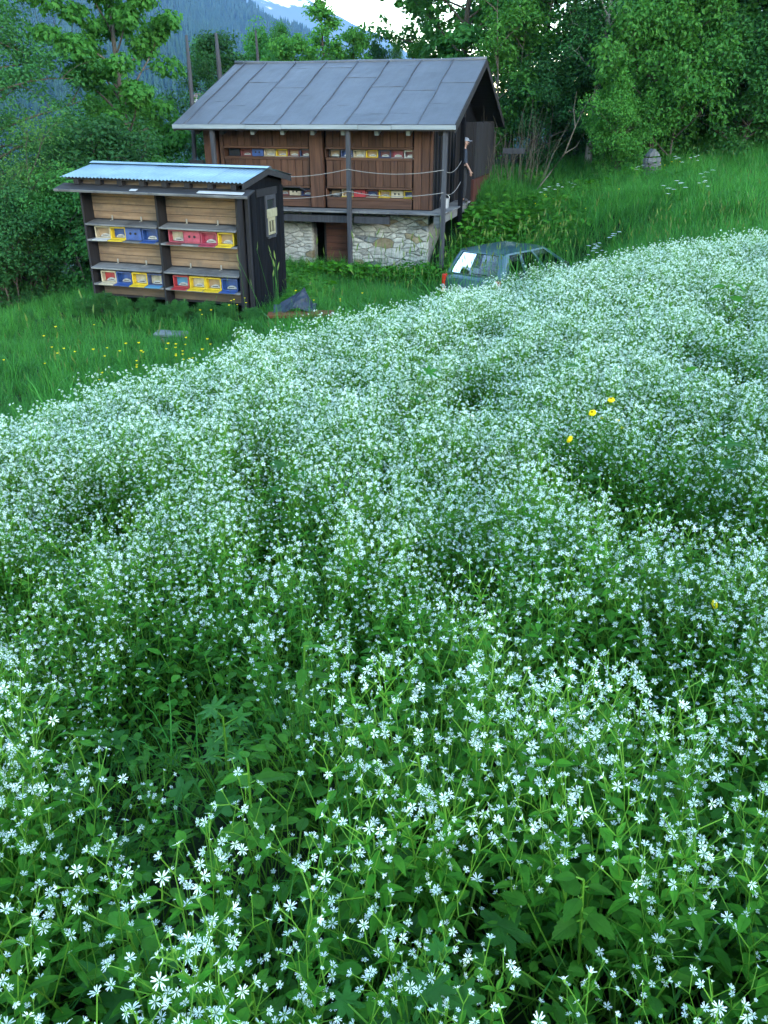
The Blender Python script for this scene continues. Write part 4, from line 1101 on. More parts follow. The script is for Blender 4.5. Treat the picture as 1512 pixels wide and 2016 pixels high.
def chickweed(seed, H=.40, dense=False):
    """returns lists: stem pieces, leaf pieces, flowers (pos, dir, radius, openness)"""
    rg = np.random.default_rng(seed)
    St, Lv = Tri(), Tri(); fl = []
    lean = rg.normal(size=2) * .045
    top = np.array([lean[0], lean[1], H * .74])
    pts = t_stem(St, (0, 0, -.03), top,   .0016, .0012, 0, bend=(rg.normal() * .015, rg.normal() * .015, 0), seg=4)
    a = rg.uniform(0, 6.28)
    for i in range(1, 8):
        t_ = .12 + .88 * i / 7; c = np.array([0, 0, -.03]) + (top - np.array([0, 0, -.03])) * t_
        a += 1.57 + rg.normal() * .2
        for s in (0, math.pi):
            d = np.array([math.cos(a + s), math.sin(a + s), .25 + .25 * rg.random()])
            t_leaf(Lv, c, d, (0, 0, 1), rg.uniform(.036, .062) * (1.15 - .4 * t_), rg.uniform(.011, .019), 0, droop=rg.uniform(.2, .6))
    # forked flower heads
    def fork(p, d, L_, depth):
        q = p + d * L_
        t_stem(St, p, q, .0010, .0007, 0, seg=1)
        if depth == 0:
            dd = d + rg.normal(size=3) * .55; dd[2] = abs(dd[2]) * .8 + .15
            fl.append((q, dd / np.linalg.norm(dd), *((rg.uniform(.0066, .0090), rg.choice([rg.uniform(.1, .45), rg.uniform(.5, 1.0)])) if rg.random() > .13 else (.0054, 1.42))))
            return
        u, w, dn = frame(d); a_ = rg.uniform(0, 6.28); k_ = 2 if depth < 2 else 3
        for s in range(k_):
            ang_ = a_ + 6.283 * s / k_; sp_ = rg.uniform(.45, .85)
            d2 = dn + (u * math.cos(ang_) + w * math.sin(ang_)) * sp_; d2[2] += .25; d2 /= np.linalg.norm(d2)
            if depth == 2: t_leaf(Lv, q, d2 * np.array([1, 1, .3]), (0, 0, 1), .026, .008, 0, .3)
            fork(q, d2, L_ * rg.uniform(.5, .95), depth - 1)
    base = top
    d0 = np.array([lean[0] * 1.5, lean[1] * 1.5, 1.0]); d0 /= np.linalg.norm(d0)
    fork(base, d0, H * .15, 2)
    d1 = d0 + rg.normal(size=3) * .5; d1[2] = abs(d1[2]) + .4; d1 /= np.linalg.norm(d1)
    fork(pts[3], d1, H * .20, 1)
    d2 = d0 - (d1 - d0) * .8; d2[2] = abs(d2[2]) + .2; d2 /= np.linalg.norm(d2)
    fork(pts[2], d2, H * .26, 1)
    if dense:      # bushier plants of the open upper slope: more heads, spread wider
        for m in range(3):
            d3 = d0 + rg.normal(size=3) * .6; d3[2] = abs(d3[2]) + .5; d3 /= np.linalg.norm(d3)
            fork(pts[3 - m % 2], d3, H * (.16 + .05 * m), 1)
        fl = [(q, d, r_ * 1.08, op) for q, d, r_, op in fl]
    return St, Lv, fl

CHICK = []
for i in range(18):
    St, Lv, fl = chickweed(100 + i, H=.40 + .05 * math.sin(i * 2.3), dense=i >= 10)
    rg = np.random.default_rng(500 + i)
    me_s = St.mesh('chickweed_stem', [M_STEM]); me_l = Lv.mesh('chickweed_leaves', [M_CHLEAF])
    T = Tri(); T.add(np.concatenate(St.v), np.concatenate(St.f), 0)
    T.add(np.concatenate(Lv.v), np.concatenate(Lv.f), 3)
    for q, d, r_, op in fl: t_flower(T, q, d, r_, op, rg)
    me_all = T.mesh('chickweed_sprig', [M_STEM, M_PETAL, M_SEPAL, M_CHLEAF])
    CHICK.append((me_s, me_l, fl, me_all))
FLOWER = []
for i in range(8):
    T = Tri(); rg = np.random.default_rng(900 + i)
    t_flower(T, (0, 0, 0), (0, 0, 1), 1.0, (.15, .3, .45, .25, .6, .75, .9, 1.05)[i], rg, 0, 1)
    FLOWER.append((T.mesh('chickweed_flower', [M_PETAL, M_SEPAL]), (.15, .3, .45, .25, .6, .75, .9, 1.05)[i]))

def tuft(seed, n, h, w, spread, lean, mats, heads=0):
    rg = np.random.default_rng(seed); T = Tri()
    for k in range(n):
        a = rg.uniform(0, 6.28); p = np.array([math.cos(a), math.sin(a), 0]) * spread * rg.random() ** .6
        az = a + rg.normal() * .9; d = np.array([math.cos(az), math.sin(az), 0]); s = np.array([-d[1], d[0], 0])
        L_ = h * rg.uniform(.55, 1.15); le = lean * rg.uniform(.3, 1.4); wd = w * rg.uniform(.7, 1.3)
        V = []
        for t_, ww in ((0, .8), (.4, 1.), (.75, .7)):
            c = p + d * L_ * le * t_ ** 2 + np.array([0, 0, L_ * (t_ - .28 * le * t_ ** 3)])
            V += [c - s * wd * ww * .5, c + s * wd * ww * .5]
        V.append(p + d * L_ * le * 1.0 + np.array([0, 0, L_ * (1 - .36 * le)]))
        T.add(V, [(0, 1, 3), (0, 3, 2), (2, 3, 5), (2, 5, 4), (4, 5, 6)], 0)
    for k in range(heads):
        a = rg.uniform(0, 6.28); p = np.array([math.cos(a), math.sin(a), 0]) * spread * .5
        q = p + np.array([rg.normal() * .06, rg.normal() * .06, h * rg.uniform(1.2, 1.6)])
        t_stem(T, p, q, .0014, .001, 0, seg=3)
        t_leaf(T, q - np.array([0, 0, .02]), (rg.normal() * .2, rg.normal() * .2, 1), (1, 0, 0), .07, .012, 1, 0)
    return T.mesh('grass_tuft', mats)

def broad_clump(seed, n, h, Lf, Wf, kind='ovate', mat=None):
    rg = np.random.default_rng(seed); T = Tri()
    for k in range(n):
        a = 2.4 * k + rg.normal() * .4; el_ = rg.uniform(.2, 1.0)
        q = np.array([math.cos(a) * (1 - el_ * .6) * h * .7, math.sin(a) * (1 - el_ * .6) * h * .7, h * (.35 + .65 * el_)])
        t_stem(T, (0, 0, -.02), q, .002, .0014, 0, bend=(0, 0, .02), seg=2)
        d = np.array([math.cos(a), math.sin(a), rg.uniform(-.2, .35)])
        if kind == 'ovate': t_outline_leaf(T, q, d, (rg.normal() * .25, rg.normal() * .25, 1), ovate(Lf * rg.uniform(.7, 1.2), Wf * rg.uniform(.8, 1.2), 5), 1, .18, .25)
        else: t_outline_leaf(T, q, d, (rg.normal() * .3, rg.normal() * .3, 1), palmate(Lf * rg.uniform(.7, 1.15), 5), 1, .15, .2)
    return T.mesh('broad_leaves', [M_STEM, mat or M_BROAD])

def source(name, me):
    o = bpy.data.objects.new(name, me); PROTO.objects.link(o); return o

def scatter(name, P, rot, scl, idx, sources, label, mat0):
    """one counted-by-nobody mass of plants: points carrying turn, size and variety; nodes put the shared meshes there"""
    n = len(P)
    me = bpy.data.meshes.new(name); me.vertices.add(n); me.vertices.foreach_set('co', np.asarray(P, np.float32).ravel())
    for nm, tp, val in (('turn', 'FLOAT_VECTOR', rot), ('size', 'FLOAT_VECTOR', scl)):
        at_ = me.attributes.new(nm, tp, 'POINT'); at_.data.foreach_set('vector', np.asarray(val, np.float32).ravel())
    at_ = me.attributes.new('variety', 'INT', 'POINT'); at_.data.foreach_set('value', np.asarray(idx, np.int32))
    o = bpy.data.objects.new(name, me); COL.objects.link(o)
    coll = bpy.data.collections.new(name + '_sources')
    for i, s in enumerate(sources): coll.objects.link(source('%s_%02d' % (name, i), s))
    g = bpy.data.node_groups.new(name, 'GeometryNodeTree')
    g.interface.new_socket('Geometry', in_out='INPUT', socket_type='NodeSocketGeometry')
    g.interface.new_socket('Geometry', in_out='OUTPUT', socket_type='NodeSocketGeometry')
    N = g.nodes; Lk = g.links.new
    gi, go = N.new('NodeGroupInput'), N.new('NodeGroupOutput')
    ci = N.new('GeometryNodeCollectionInfo'); ci.inputs['Collection'].default_value = coll
    ci.inputs['Separate Children'].default_value = True; ci.inputs['Reset Children'].default_value = True
    ip = N.new('GeometryNodeInstanceOnPoints'); ip.inputs['Pick Instance'].default_value = True
    def attr(nm, tp):
        a = N.new('GeometryNodeInputNamedAttribute'); a.data_type = tp; a.inputs['Name'].default_value = nm
        return [s for s in a.outputs if s.enabled and s.name == 'Attribute'][0]
    er = N.new('FunctionNodeEulerToRotation')
    Lk(attr('turn', 'FLOAT_VECTOR'), er.inputs[0])
    Lk(gi.outputs[0], ip.inputs['Points']); Lk(ci.outputs[0], ip.inputs['Instance'])
    Lk(attr('variety', 'INT'), ip.inputs['Instance Index']); Lk(er.outputs[0], ip.inputs['Rotation']); Lk(attr('size', 'FLOAT_VECTOR'), ip.inputs['Scale'])
    Lk(ip.outputs[0], go.inputs[0])
    md = o.modifiers.new('scatter', 'NODES'); md.node_group = g
    return tag(o, label, None, None, 'stuff')

# ------------------------------------------------------------------ where the white flowers grow
FC = np.array([(-9., 3.4), (-4.2, 4.6), (-2.9, 5.2), (-1.36, 5.9), (-.63, 6.7), (.48, 7.7), (1.88, 8.7), (3.52, 9.5), (4.4, 9.9), (9, 11)])
def field_edge(x): return np.interp(x, FC[:, 0], FC[:, 1])
GAPS = np.array([  # darker hollows in the flowers: x, y, radius
 (-.40, 1.42, .20), (-.05, 1.72, .13), (-.62, 1.62, .18), (-.14, 1.02, .10), (.22, 1.05, .13), (.13, .88, .12), (-.05, .84, .11), (.25, 2.2, .13), (1.05, 2.62, .26), (-.35, 2.55, .16), (.85, 3.1, .2),
 (-1.25, 2.25, .2), (.6, 1.55, .12), (-.45, .78, .10), (.30, .74, .14), (.0, .66, .12), (-.28, .66, .12), (.5, .8, .12), (.1, 3.9, .18), (-.1, 5.6, .10), (.75, 5.9, .12), (2.0, 4.6, .22), (2.4, 5.6, .20), (-1.2, 3.0, .2), (.5, 4.4, .22), (-.55, 3.4, .18), (1.45, 3.5, .2), (.35, 6.9, .12)])
def gap_factor(x, y):
    k = np.where(GAPS[:, 1] < 1.2, .72, np.where(GAPS[:, 1] < 3.3, 1.4, 1.0))      # hollows run down the slope, so they stay open to a low eye
    dy = (y[:, None] - GAPS[:, 1] + .06) / np.where(GAPS[:, 1] < 1.2, 1.15, 1.55)
    d = np.hypot(x[:, None] - GAPS[:, 0], dy) / (GAPS[:, 2] * k)
    return np.clip((d.min(1) - .55) / .6, 0, 1)

def jitter_grid(x0, x1, y0, y1, step, rg):
    X, Y = np.meshgrid(np.arange(x0, x1, step), np.arange(y0, y1, step))
    X = X.ravel() + rg.uniform(-.5, .5, X.size) * step; Y = Y.ravel() + rg.uniform(-.5, .5, Y.size) * step
    return X, Y
def in_view(x, y, m=1.1): return np.abs(x) < .56 * np.maximum(y, 0) + .35 + m

rg = np.random.default_rng(21)
X, Y = jitter_grid(-7, 7, .22, 11, .0385, rg)
edge = field_edge(X) + .35 * hashn(X, Y, 1.7, 3)
dens = np.clip((edge - Y) / .5, 0, 1) * (.03 + .97 * gap_factor(X, Y)) * np.clip(.72 + .55 * hashn(X, Y, 2.2, 7) + np.clip((Y - 2.2) * .2, 0, .35), .28, 1)
dens *= np.clip(.85 + (Y - .6) * .1, .8, 1)
keep = (rg.random(X.size) < dens) & in_view(X, Y)
X, Y = X[keep], Y[keep]
Z = gz(X, Y)
gf = gap_factor(X, Y)
size = rg.uniform(.82, 1.15, X.size) * (.62 + .38 * gf) * (1 + np.where(Y < 3.2, .16, .09) * hashn(X, Y, 2.3, 11))
rank = np.argsort(np.hypot(X, Y))
near = rank[:300]; rest = rank[300:]
turn = np.stack([rg.normal(0, .13, X.size), rg.normal(0, .13, X.size), rg.uniform(0, 6.28, X.size)], 1)
var_ = np.where(rg.random(X.size) < np.clip((Y - 2.4) / 1.6, 0, .95), rg.integers(10, 18, X.size), rg.integers(0, 10, X.size))
scatter('white_flower_carpet', np.stack([X, Y, Z], 1)[rest], turn[rest], np.repeat(size[rest][:, None], 3, 1), var_[rest], [c[3] for c in CHICK],
        'carpet of small white starry flowers covering the slope', M_PETAL)
# the nearest plants one by one
def rot_to(d, spin):
    q = Vector((0, 0, 1)).rotation_difference(Vector(d)); return (q.to_matrix() @ Matrix.Rotation(spin, 3, 'Z')).to_euler()
FLJ = {}
for vi, (ms, ml, fl, _) in enumerate(CHICK):
    for k, (q, d, r_, op) in enumerate(fl):
        j = int(np.argmin([abs(op - f[1]) for f in FLOWER])); FLJ[vi, k] = (FLOWER[j][0], Vector(q), rot_to(d, k * 1.3), r_)
for i in near:
    vi = int(var_[i]); s = float(size[i]) * .98
    r_ = bpy.data.objects.new('chickweed_plant', None); r_.empty_display_size = .05
    r_.location = (X[i], Y[i], Z[i]); r_.rotation_euler = turn[i]; r_.scale = (s, s, s); COL.objects.link(r_)
    tag(r_, 'small white starry wildflower on forked thin stems in the front of the flower carpet', 'wildflower', 'white wildflowers nearest the front')
    ms, ml, fl, _ = CHICK[vi]
    o = bpy.data.objects.new('stem', ms); o.parent = r_; COL.objects.link(o)
    o = bpy.data.objects.new('foliage', ml); o.parent = r_; COL.objects.link(o)
    for k in range(len(fl)):
        me, q, eu, fr = FLJ[vi, k]
        o = bpy.data.objects.new('flower', me); o.location = q; o.rotation_euler = eu; o.scale = (fr, fr, fr); o.parent = r_; COL.objects.link(o)

# undergrowth of leaves below the flowers
UND = [broad_clump(40 + i, 15, .24, .040, .021) for i in range(4)] + [broad_clump(50 + i, 6, .20, .045, .045, 'palm', M_GERAN) for i in range(3)] + [tuft(60 + i, 12, .26, .005, .04, .5, [M_GRASS]) for i in range(3)]
X, Y = jitter_grid(-7, 7, .15, 11, .074, rg)
k_ = (Y < field_edge(X) + .3) & in_view(X, Y) & (rg.random(X.size) < np.clip(1.15 - Y * .07, .5, 1) * (.8 + .2 * gap_factor(X, Y))); X, Y = X[k_], Y[k_]
sc = rg.uniform(.7, 1.35, X.size) * (.72 + .18 * gap_factor(X, Y))
scatter('undergrowth', np.stack([X, Y, gz(X, Y)], 1), np.stack([rg.normal(0, .15, X.size), rg.normal(0, .15, X.size), rg.uniform(0, 6.28, X.size)], 1), np.repeat(sc[:, None], 3, 1), rg.choice(10, X.size, p=[.15] * 4 + [.04] * 3 + [.28 / 3] * 3), UND,
        'low leafy undergrowth between the stems of the white flowers', M_BROAD)

# ------------------------------------------------------------------ meadow grass
TUFT = [tuft(70 + i, 22, .34, .0075, .07, .55, [M_GRASS, M_STRAW]) for i in range(4)] + [tuft(80 + i, 20, .40, .009, .07, .75, [M_GRASSD, M_STRAW]) for i in range(2)] + [tuft(90 + i, 14, .42, .008, .05, .45, [M_GRASS, M_STRAW], 1) for i in range(2)]
X, Y = jitter_grid(-13, 16, 3.6, 31.5, .15, rg)
inhut = lambda x, y: ((lambda lx, ly: (lx > -7.5) & (lx < -.3) & (ly > .95) & (ly < 8.2))((x - HO.x) * math.cos(HA) + (y - HO.y) * math.sin(HA), -(x - HO.x) * math.sin(HA) + (y - HO.y) * math.cos(HA)))
inbee = lambda x, y: ((lambda lx, ly: (lx > -3.5) & (lx < .15) & (ly > -.05) & (ly < 2.0))((x - BO.x) * math.cos(BA) + (y - BO.y) * math.sin(BA), -(x - BO.x) * math.sin(BA) + (y - BO.y) * math.cos(BA)))
infront = lambda x, y: ((lambda lx, ly: (lx > -3.5) & (lx < .2) & (ly > -.55) & (ly < .1))((x - BO.x) * math.cos(BA) + (y - BO.y) * math.sin(BA), -(x - BO.x) * math.sin(BA) + (y - BO.y) * math.cos(BA)))
keep = (Y > field_edge(X) - .25) & in_view(X, Y, 1.6) & ~inhut(X, Y) & ~inbee(X, Y)
keep &= ~((X < -5.5) & (Y > 19.5)) & ~((X < 2) & (Y > 25)) & (rg.random(X.size) < np.clip(1.25 - Y * .012, .6, 1))
CAR_P = (2.62, 18.9)
keep &= ~infront(X, Y)
keep &= ~(np.hypot((X - CAR_P[0]), (Y - CAR_P[1])) < .95)
X, Y = X[keep], Y[keep]
sc = rg.uniform(.75, 1.3, X.size) * (1 + .22 * hashn(X, Y, 1.1, 4)) * np.where(Y > 12, np.where(X > 2.8, 1.1, .82), .95)
tall = np.clip(.5 + .5 * hashn(X, Y, .8, 9), 0, 1)
iv = np.where(rg.random(X.size) < .12, rg.integers(6, 8, X.size), np.where(rg.random(X.size) < .35 * tall, rg.integers(4, 6, X.size), rg.integers(0, 4, X.size)))
scatter('meadow_grass', np.stack([X, Y, gz(X, Y) - .02], 1), np.stack([rg.normal(0, .12, X.size), rg.normal(0, .12, X.size), rg.uniform(0, 6.28, X.size)], 1), np.stack([sc, sc, sc * rg.uniform(.85, 1.2, X.size)], 1), iv, TUFT,
        'long green meadow grass around the bee houses and up the right slope', M_GRASS)
# taller grass along the crest in front of the car, and at the right
X, Y = [], []
for x0, y0, sx, n in ((.75, 8.0, .5, 55), (1.5, 8.5, .45, 50), (.1, 7.6, .35, 22), (4.3, 10.6, .6, 45), (-2.0, 5.9, .4, 14), (-.9, 6.9, .3, 10), (2.9, 9.6, .5, 22)):
    X.append(rg.normal(x0, sx, n)); Y.append(y0 + .3 * (np.array(X[-1]) - x0) + rg.normal(0, .16, n))
X = np.concatenate(X); Y = np.concatenate(Y)
TALL = [tuft(110 + i, 8, .66, .010, .06, .75, [M_GRASSD if i % 2 else M_GRASS, M_STRAW], 2) for i in range(4)]
sc = rg.uniform(.75, 1.2, X.size)
scatter('tall_grass', np.stack([X, Y, gz(X, Y) - .02], 1), np.stack([rg.normal(0, .12, X.size), rg.normal(0, .12, X.size), rg.uniform(0, 6.28, X.size)], 1), np.repeat(sc[:, None], 3, 1), rg.integers(0, 4, X.size), TALL,
        'tall bent grass blades on the crest in front of the parked car', M_GRASSD)
# leafy weeds on the bank right of the hut and under the small bee house
X, Y = [], []
for x0, y0, sx, sy, n in ((3.0, 23.6, .7, .9, 170), (3.9, 22.4, .8, .7, 120), (4.6, 25.5, 1.0, 1.0, 60), (-1.2, 22.0, .8, .25, 60), (.6, 21.6, .7, .25, 50), (8.0, 26.4, .5, .3, 20), (-2.4, 18.7, .6, .8, 30)):
    X.append(rg.normal(x0, sx, n)); Y.append(rg.normal(y0, sy, n))
X = np.concatenate(X); Y = np.concatenate(Y); k_ = ~inhut(X, Y) & ~inbee(X, Y); X, Y = X[k_], Y[k_]
WEED = [broad_clump(130 + i, 14, .42, .14, .10) for i in range(3)]
sc = rg.uniform(.7, 1.25, X.size)
scatter('bank_weeds', np.stack([X, Y, gz(X, Y)], 1), np.stack([rg.normal(0, .15, X.size), rg.normal(0, .15, X.size), rg.uniform(0, 6.28, X.size)], 1), np.repeat(sc[:, None], 3, 1), rg.integers(0, 3, X.size), WEED,
        'broad leaved weeds on the bank between the hut and the car', M_BROAD)
# forest texture of the far slope
CON = []
for i in range(3):
    mb = MB()
    for k in range(3): mb.tube([(0, 0, k * .28), (0, 0, .46 + k * .27)], [.24 - .06 * k, .0], 5, cap=False)
    CON.append(mb.mesh('far_conifer', [plain('far conifers', (.012, .032, .022), 1, var=.3, spec=0, bumps=0) if i == 0 else CON[0].materials[0]], fix=False))
X = rg.uniform(-1500, 320, 26000); Y = 420 + 2000 * rg.random(26000) ** .8
k_ = (X > -.62 * Y - 30) & (X < .12 * Y + 60) & (np.hypot(X + 187, Y - 915) > 45)
open_ = hashn(X, Y, .006, 21) + .5 * hashn(X, Y, .017, 5); k_ &= open_ < .62
X, Y = X[k_], Y[k_]; sc = rg.uniform(14, 26, X.size)
scatter('far_forest', np.stack([X, Y, Az(X, Y) - 1], 1), np.stack([0 * X, 0 * X, rg.uniform(0, 6.28, X.size)], 1), np.stack([sc * .8, sc * .8, sc], 1), rg.integers(0, 3, X.size), CON,
        'dense conifer forest on the far mountain slope', None)
# ------------------------------------------------------------------ parked car
M_PAINT, t, p, L = nt('teal grey car paint')
v = coords(t, (1, 1, 1)); n1 = noise(t, v, 3, 5, .6)
L(ramp(t, n1, [(.3, (.018, .052, .066)), (.7, (.028, .070, .084))]), p.inputs['Base Color'])
p.inputs['Metallic'].default_value = .35; p.inputs['Roughness'].default_value = .34; p.inputs['Coat Weight'].default_value = .5; p.inputs['Coat Roughness'].default_value = .12
def car_glass(name, tint, ior):
    m, t, p, L = nt(name)
    tb = t.nodes.new('ShaderNodeBsdfTransparent'); tb.inputs[0].default_value = tint
    gl = t.nodes.new('ShaderNodeBsdfGlossy'); gl.inputs['Roughness'].default_value = .03; gl.inputs[0].default_value = (.95, .97, 1, 1)
    fr = t.nodes.new('ShaderNodeFresnel'); fr.inputs[0].default_value = ior
    ms = t.nodes.new('ShaderNodeMixShader'); L(fr.outputs[0], ms.inputs[0]); L(tb.outputs[0], ms.inputs[1]); L(gl.outputs[0], ms.inputs[2])
    L(ms.outputs[0], t.nodes['Material Output'].inputs['Surface'])
    return m
M_GLASS = car_glass('car glass', (.40, .47, .46, 1), 1.5)
M_GLASSD = car_glass('dark car glass', (.16, .19, .19, 1), 1.10)
M_RUB = plain('black rubber', (.015, .015, .015), .7, bumps=0)
M_SEAT = plain('dark seat cloth', (.03, .032, .036), .9)
M_TRED = plain('red lamp glass', (.42, .010, .010), .25, bumps=0)
M_TORA = plain('orange lamp glass', (.75, .16, .03), .25, bumps=0)
car = empty('parked_car', (1.86, 17.76, -4.02), R(-42), 'teal hatchback parked below the flower slope, only its roof and windows showing', 'car')
HWB, HWR, ZB, ZR = .77, .60, .90, 1.385
def gh(u, t_, ins=0.0):
    """greenhouse surface: u = (side, fraction), t_ = 0 belt line .. 1 roof edge"""
    e = t_ + .10 * t_ * (1 - t_)
    hw_ = HWB + (HWR - HWB) * (t_ ** 1.25) - ins; y0 = .10 + .27 * t_ ** 1.3 + ins; y1 = 2.95 - .95 * t_ - ins; c = .12
    z = ZB + (ZR - ZB) * t_
    s, f = u
    if s == 0: return (-hw_ + c + (2 * hw_ - 2 * c) * f, y0 - .03 * math.sin(math.pi * f), z)
    if s == 1: a = -math.pi / 2 + f * math.pi / 2; return (hw_ - c + c * math.cos(a), y0 + c + c * math.sin(a), z)
    if s == 2: return (hw_ + .015 * math.sin(math.pi * f), y0 + c + (y1 - y0 - 2 * c) * f, z)
    if s == 3: a = f * math.pi / 2; return (hw_ - c + c * math.cos(a), y1 - c + c * math.sin(a), z)
    if s == 4: return (hw_ - c - (2 * hw_ - 2 * c) * f, y1 + .05 * math.sin(math.pi * f), z)
    if s == 5: a = math.pi / 2 + f * math.pi / 2; return (-hw_ + c + c * math.cos(a), y1 - c + c * math.sin(a), z)
    if s == 6: return (-hw_ - .015 * math.sin(math.pi * f), y1 - c - (y1 - y0 - 2 * c) * f, z)
    a = math.pi + f * math.pi / 2; return (-hw_ + c + c * math.cos(a), y0 + c + c * math.sin(a), z)
US = []
for s in range(8):
    fs = {0: (0, .02, .2, .4, .6, .8, .98), 2: (0, .04, .27, .30, .33, .6, .64, .95), 4: (0, .03, .25, .5, .75, .97), 6: (0, .05, .36, .40, .67, .70, .73, .96)}.get(s, (0, .25, .5, .75))
    US += [(s, f) for f in fs]
TS = (0, .05, .35, .65, .93, 1.0)
def win_of(u0, tj):
    s, f = u0
    if not (1 <= tj <= 3): return None
    if s == 0 and .01 < f < .97: return 'rear_window'
    if s == 2 and (.03 < f < .26): return 'quarter_window'
    if s == 2 and (.32 < f < .59): return 'rear_side_window'
    if s == 2 and (.63 < f < .94): return 'front_side_window'
    if s == 4 and (.02 < f < .96): return 'windscreen'
    if s == 6 and (.04 < f < .35): return 'front_side_window_far'
    if s == 6 and (.39 < f < .66): return 'rear_side_window_far'
    if s == 6 and (.72 < f < .95): return 'quarter_window_far'
    return None
mb = MB(); glass = {}; trim = MB(); nU = len(US)
for i in range(nU):
    a, b = US[i], US[(i + 1) % nU]
    for j in range(5):
        w_ = win_of(a, j)
        q = [gh(a, TS[j]), gh(b, TS[j]), gh(b, TS[j + 1]), gh(a, TS[j + 1])]
        if w_ is None: mb.add(q, [(0, 1, 2, 3)])
        else:
            glass.setdefault(w_, MB()).add([gh(a, TS[j], .022), gh(b, TS[j], .022), gh(b, TS[j + 1], .022), gh(a, TS[j + 1], .022)], [(0, 1, 2, 3)])
            for k, (u0, t0, u1, t1) in enumerate(((a, TS[j], b, TS[j]), (a, TS[j + 1], b, TS[j + 1]))):      # black seals where the pane meets the shell
                if (k == 0 and j == 1) or (k == 1 and j == 3): trim.add([gh(u0, t0, -.002), gh(u1, t1, -.002), gh(u1, t1 + (.02 if k == 0 else -.02), .025), gh(u0, t0 + (.02 if k == 0 else -.02), .025)], [(0, 1, 2, 3)])
# roof: domed, with two pairs of long ribs
nx_, ny_ = 16, 10; V = []; F = []
for j in range(ny_ + 1):
    for i in range(nx_ + 1):
        fx = i / nx_ * 2 - 1; fy = j / ny_
        e = (1 - abs(fx) ** 3.0); ey = math.sin(math.pi * min(1, max(0, fy))) ** .5
        x = fx * (HWR + .004); y = .365 + (2.005 - .365) * fy - .03 * (1 - fx * fx) * (1 - 2 * fy) * (fy < .5) + .05 * (1 - fx * fx) * (fy > .5) * (2 * fy - 1)
        rib = .016 if (i in (3, 5, 11, 13) and 0 < j < ny_) else 0
        V.append((x, y, ZR - .002 + .050 * (1 - abs(fx) ** 3.2) * (1 - abs(2 * fy - 1) ** 4) + rib))
for j in range(ny_):
    for i in range(nx_): a = j * (nx_ + 1) + i; F.append((a, a + 1, a + nx_ + 2, a + nx_ + 1))
mb2 = MB(); mb2.add(V, F)
cabin = mesh_obj('cabin_shell', mb.mesh('cabin_shell', [M_PAINT], smooth=True), M_PAINT, car)
mesh_obj('car_roof', mb2.mesh('car_roof', [M_PAINT], smooth=True), M_PAINT, car)
mesh_obj('window_seal', trim.mesh('window_seal', [M_RUB]), M_RUB, car)
for k, g_ in glass.items(): mesh_obj(k.replace('_far', ''), g_.mesh(k, [M_GLASS if k == 'rear_window' else M_GLASSD], smooth=True), M_GLASS if k == 'rear_window' else M_GLASSD, car)
# lower body: sections along the length
SEC = [(-.02, .68, .34, .84), (.03, .755, .26, .90), (.5, .79, .22, .905), (1.6, .80, .20, .90), (2.7, .79, .22, .885), (2.98, .77, .24, .86), (3.45, .72, .28, .78), (3.6, .62, .36, .66)]
mb = MB(); n = 12; V = []
for y, hw_, z0, z1 in SEC:
    for k in range(n):
        a = 2 * math.pi * (k + .5) / n; cx, cz = math.cos(a), math.sin(a)
        V.append((hw_ * math.copysign(abs(cx) ** .35, cx), y, (z0 + z1) / 2 + (z1 - z0) / 2 * math.copysign(abs(cz) ** .4, cz)))
F = []
for j in range(len(SEC) - 1):
    for k in range(n): F.append((j * n + k, j * n + (k + 1) % n, (j + 1) * n + (k + 1) % n, (j + 1) * n + k))
F += [tuple(range(n)), tuple(range((len(SEC) - 1) * n, len(SEC) * n))]
mb.add(V, F); mesh_obj('lower_body', mb.mesh('lower_body', [M_PAINT], smooth=True), M_PAINT, car)
box6('rear_bumper', -.74, .74, -.09, .05, .30, .52, M_RUB, car, .04)
box6('front_bumper', -.70, .70, 3.5, 3.66, .30, .50, M_RUB, car, .04)
box6('number_plate', -.42, .10, -.115, -.10, .56, .68, M_WHITE, car, .005)
box6('wiper', -.05, .35, .085, .10, .955, .97, M_RUB, car, .004)
for s in (-1, 1):
    x0, x1 = (.665, .745) if s > 0 else (-.745, -.665)
    lamp = box6('tail_light', x0, x1, -.045, .09, .47, .89, M_TRED, car, .015)
    box6('reversing_lens', x0 + .004, x1 - .004, -.052, .06, .60, .68, M_WHITE, lamp, .006)
    box6('indicator_lens', x0 + .004, x1 - .004, -.05, .06, .49, .585, M_TORA, lamp, .006)
    box6('door_mirror', s * .88 - .07, s * .88 + .07, 2.42, 2.50, .90, 1.04, M_RUB, car, .02)
for sx in (-.68, .68):
    for y in (.62, 2.85):
        mb = MB(); mb.tube([(-.09, 0, 0), (-.07, 0, 0), (.07, 0, 0), (.09, 0, 0)], [.24, .29, .29, .24], 18); w_ = mesh_obj('wheel', mb.mesh('tyre', [M_RUB], smooth=False), M_RUB, car, (sx, y, .29))
        mb = MB(); mb.tube([(-.096, 0, 0), (.096, 0, 0)], [.17, .17], 14); mesh_obj('rim', mb.mesh('rim', [M_ALU]), M_ALU, w_)
for x in (-.36, .36):
    st = box6('seat', x - .23, x + .23, 1.62, 1.78, .45, 1.02, M_SEAT, car, .05)
    box6('headrest', x - .12, x + .12, 1.64, 1.73, 1.05, 1.24, M_SEAT, st, .03)
box6('rear_seat', -.60, .60, .75, .9, .45, 1.0, M_SEAT, car, .05)
for x in (-.33, .33): box6('headrest', x - .12, x + .12, .77, .85, 1.01, 1.14, M_SEAT, car, .03)
box6('dashboard', -.66, .66, 2.35, 2.75, .6, .95, M_SEAT, car, .06)
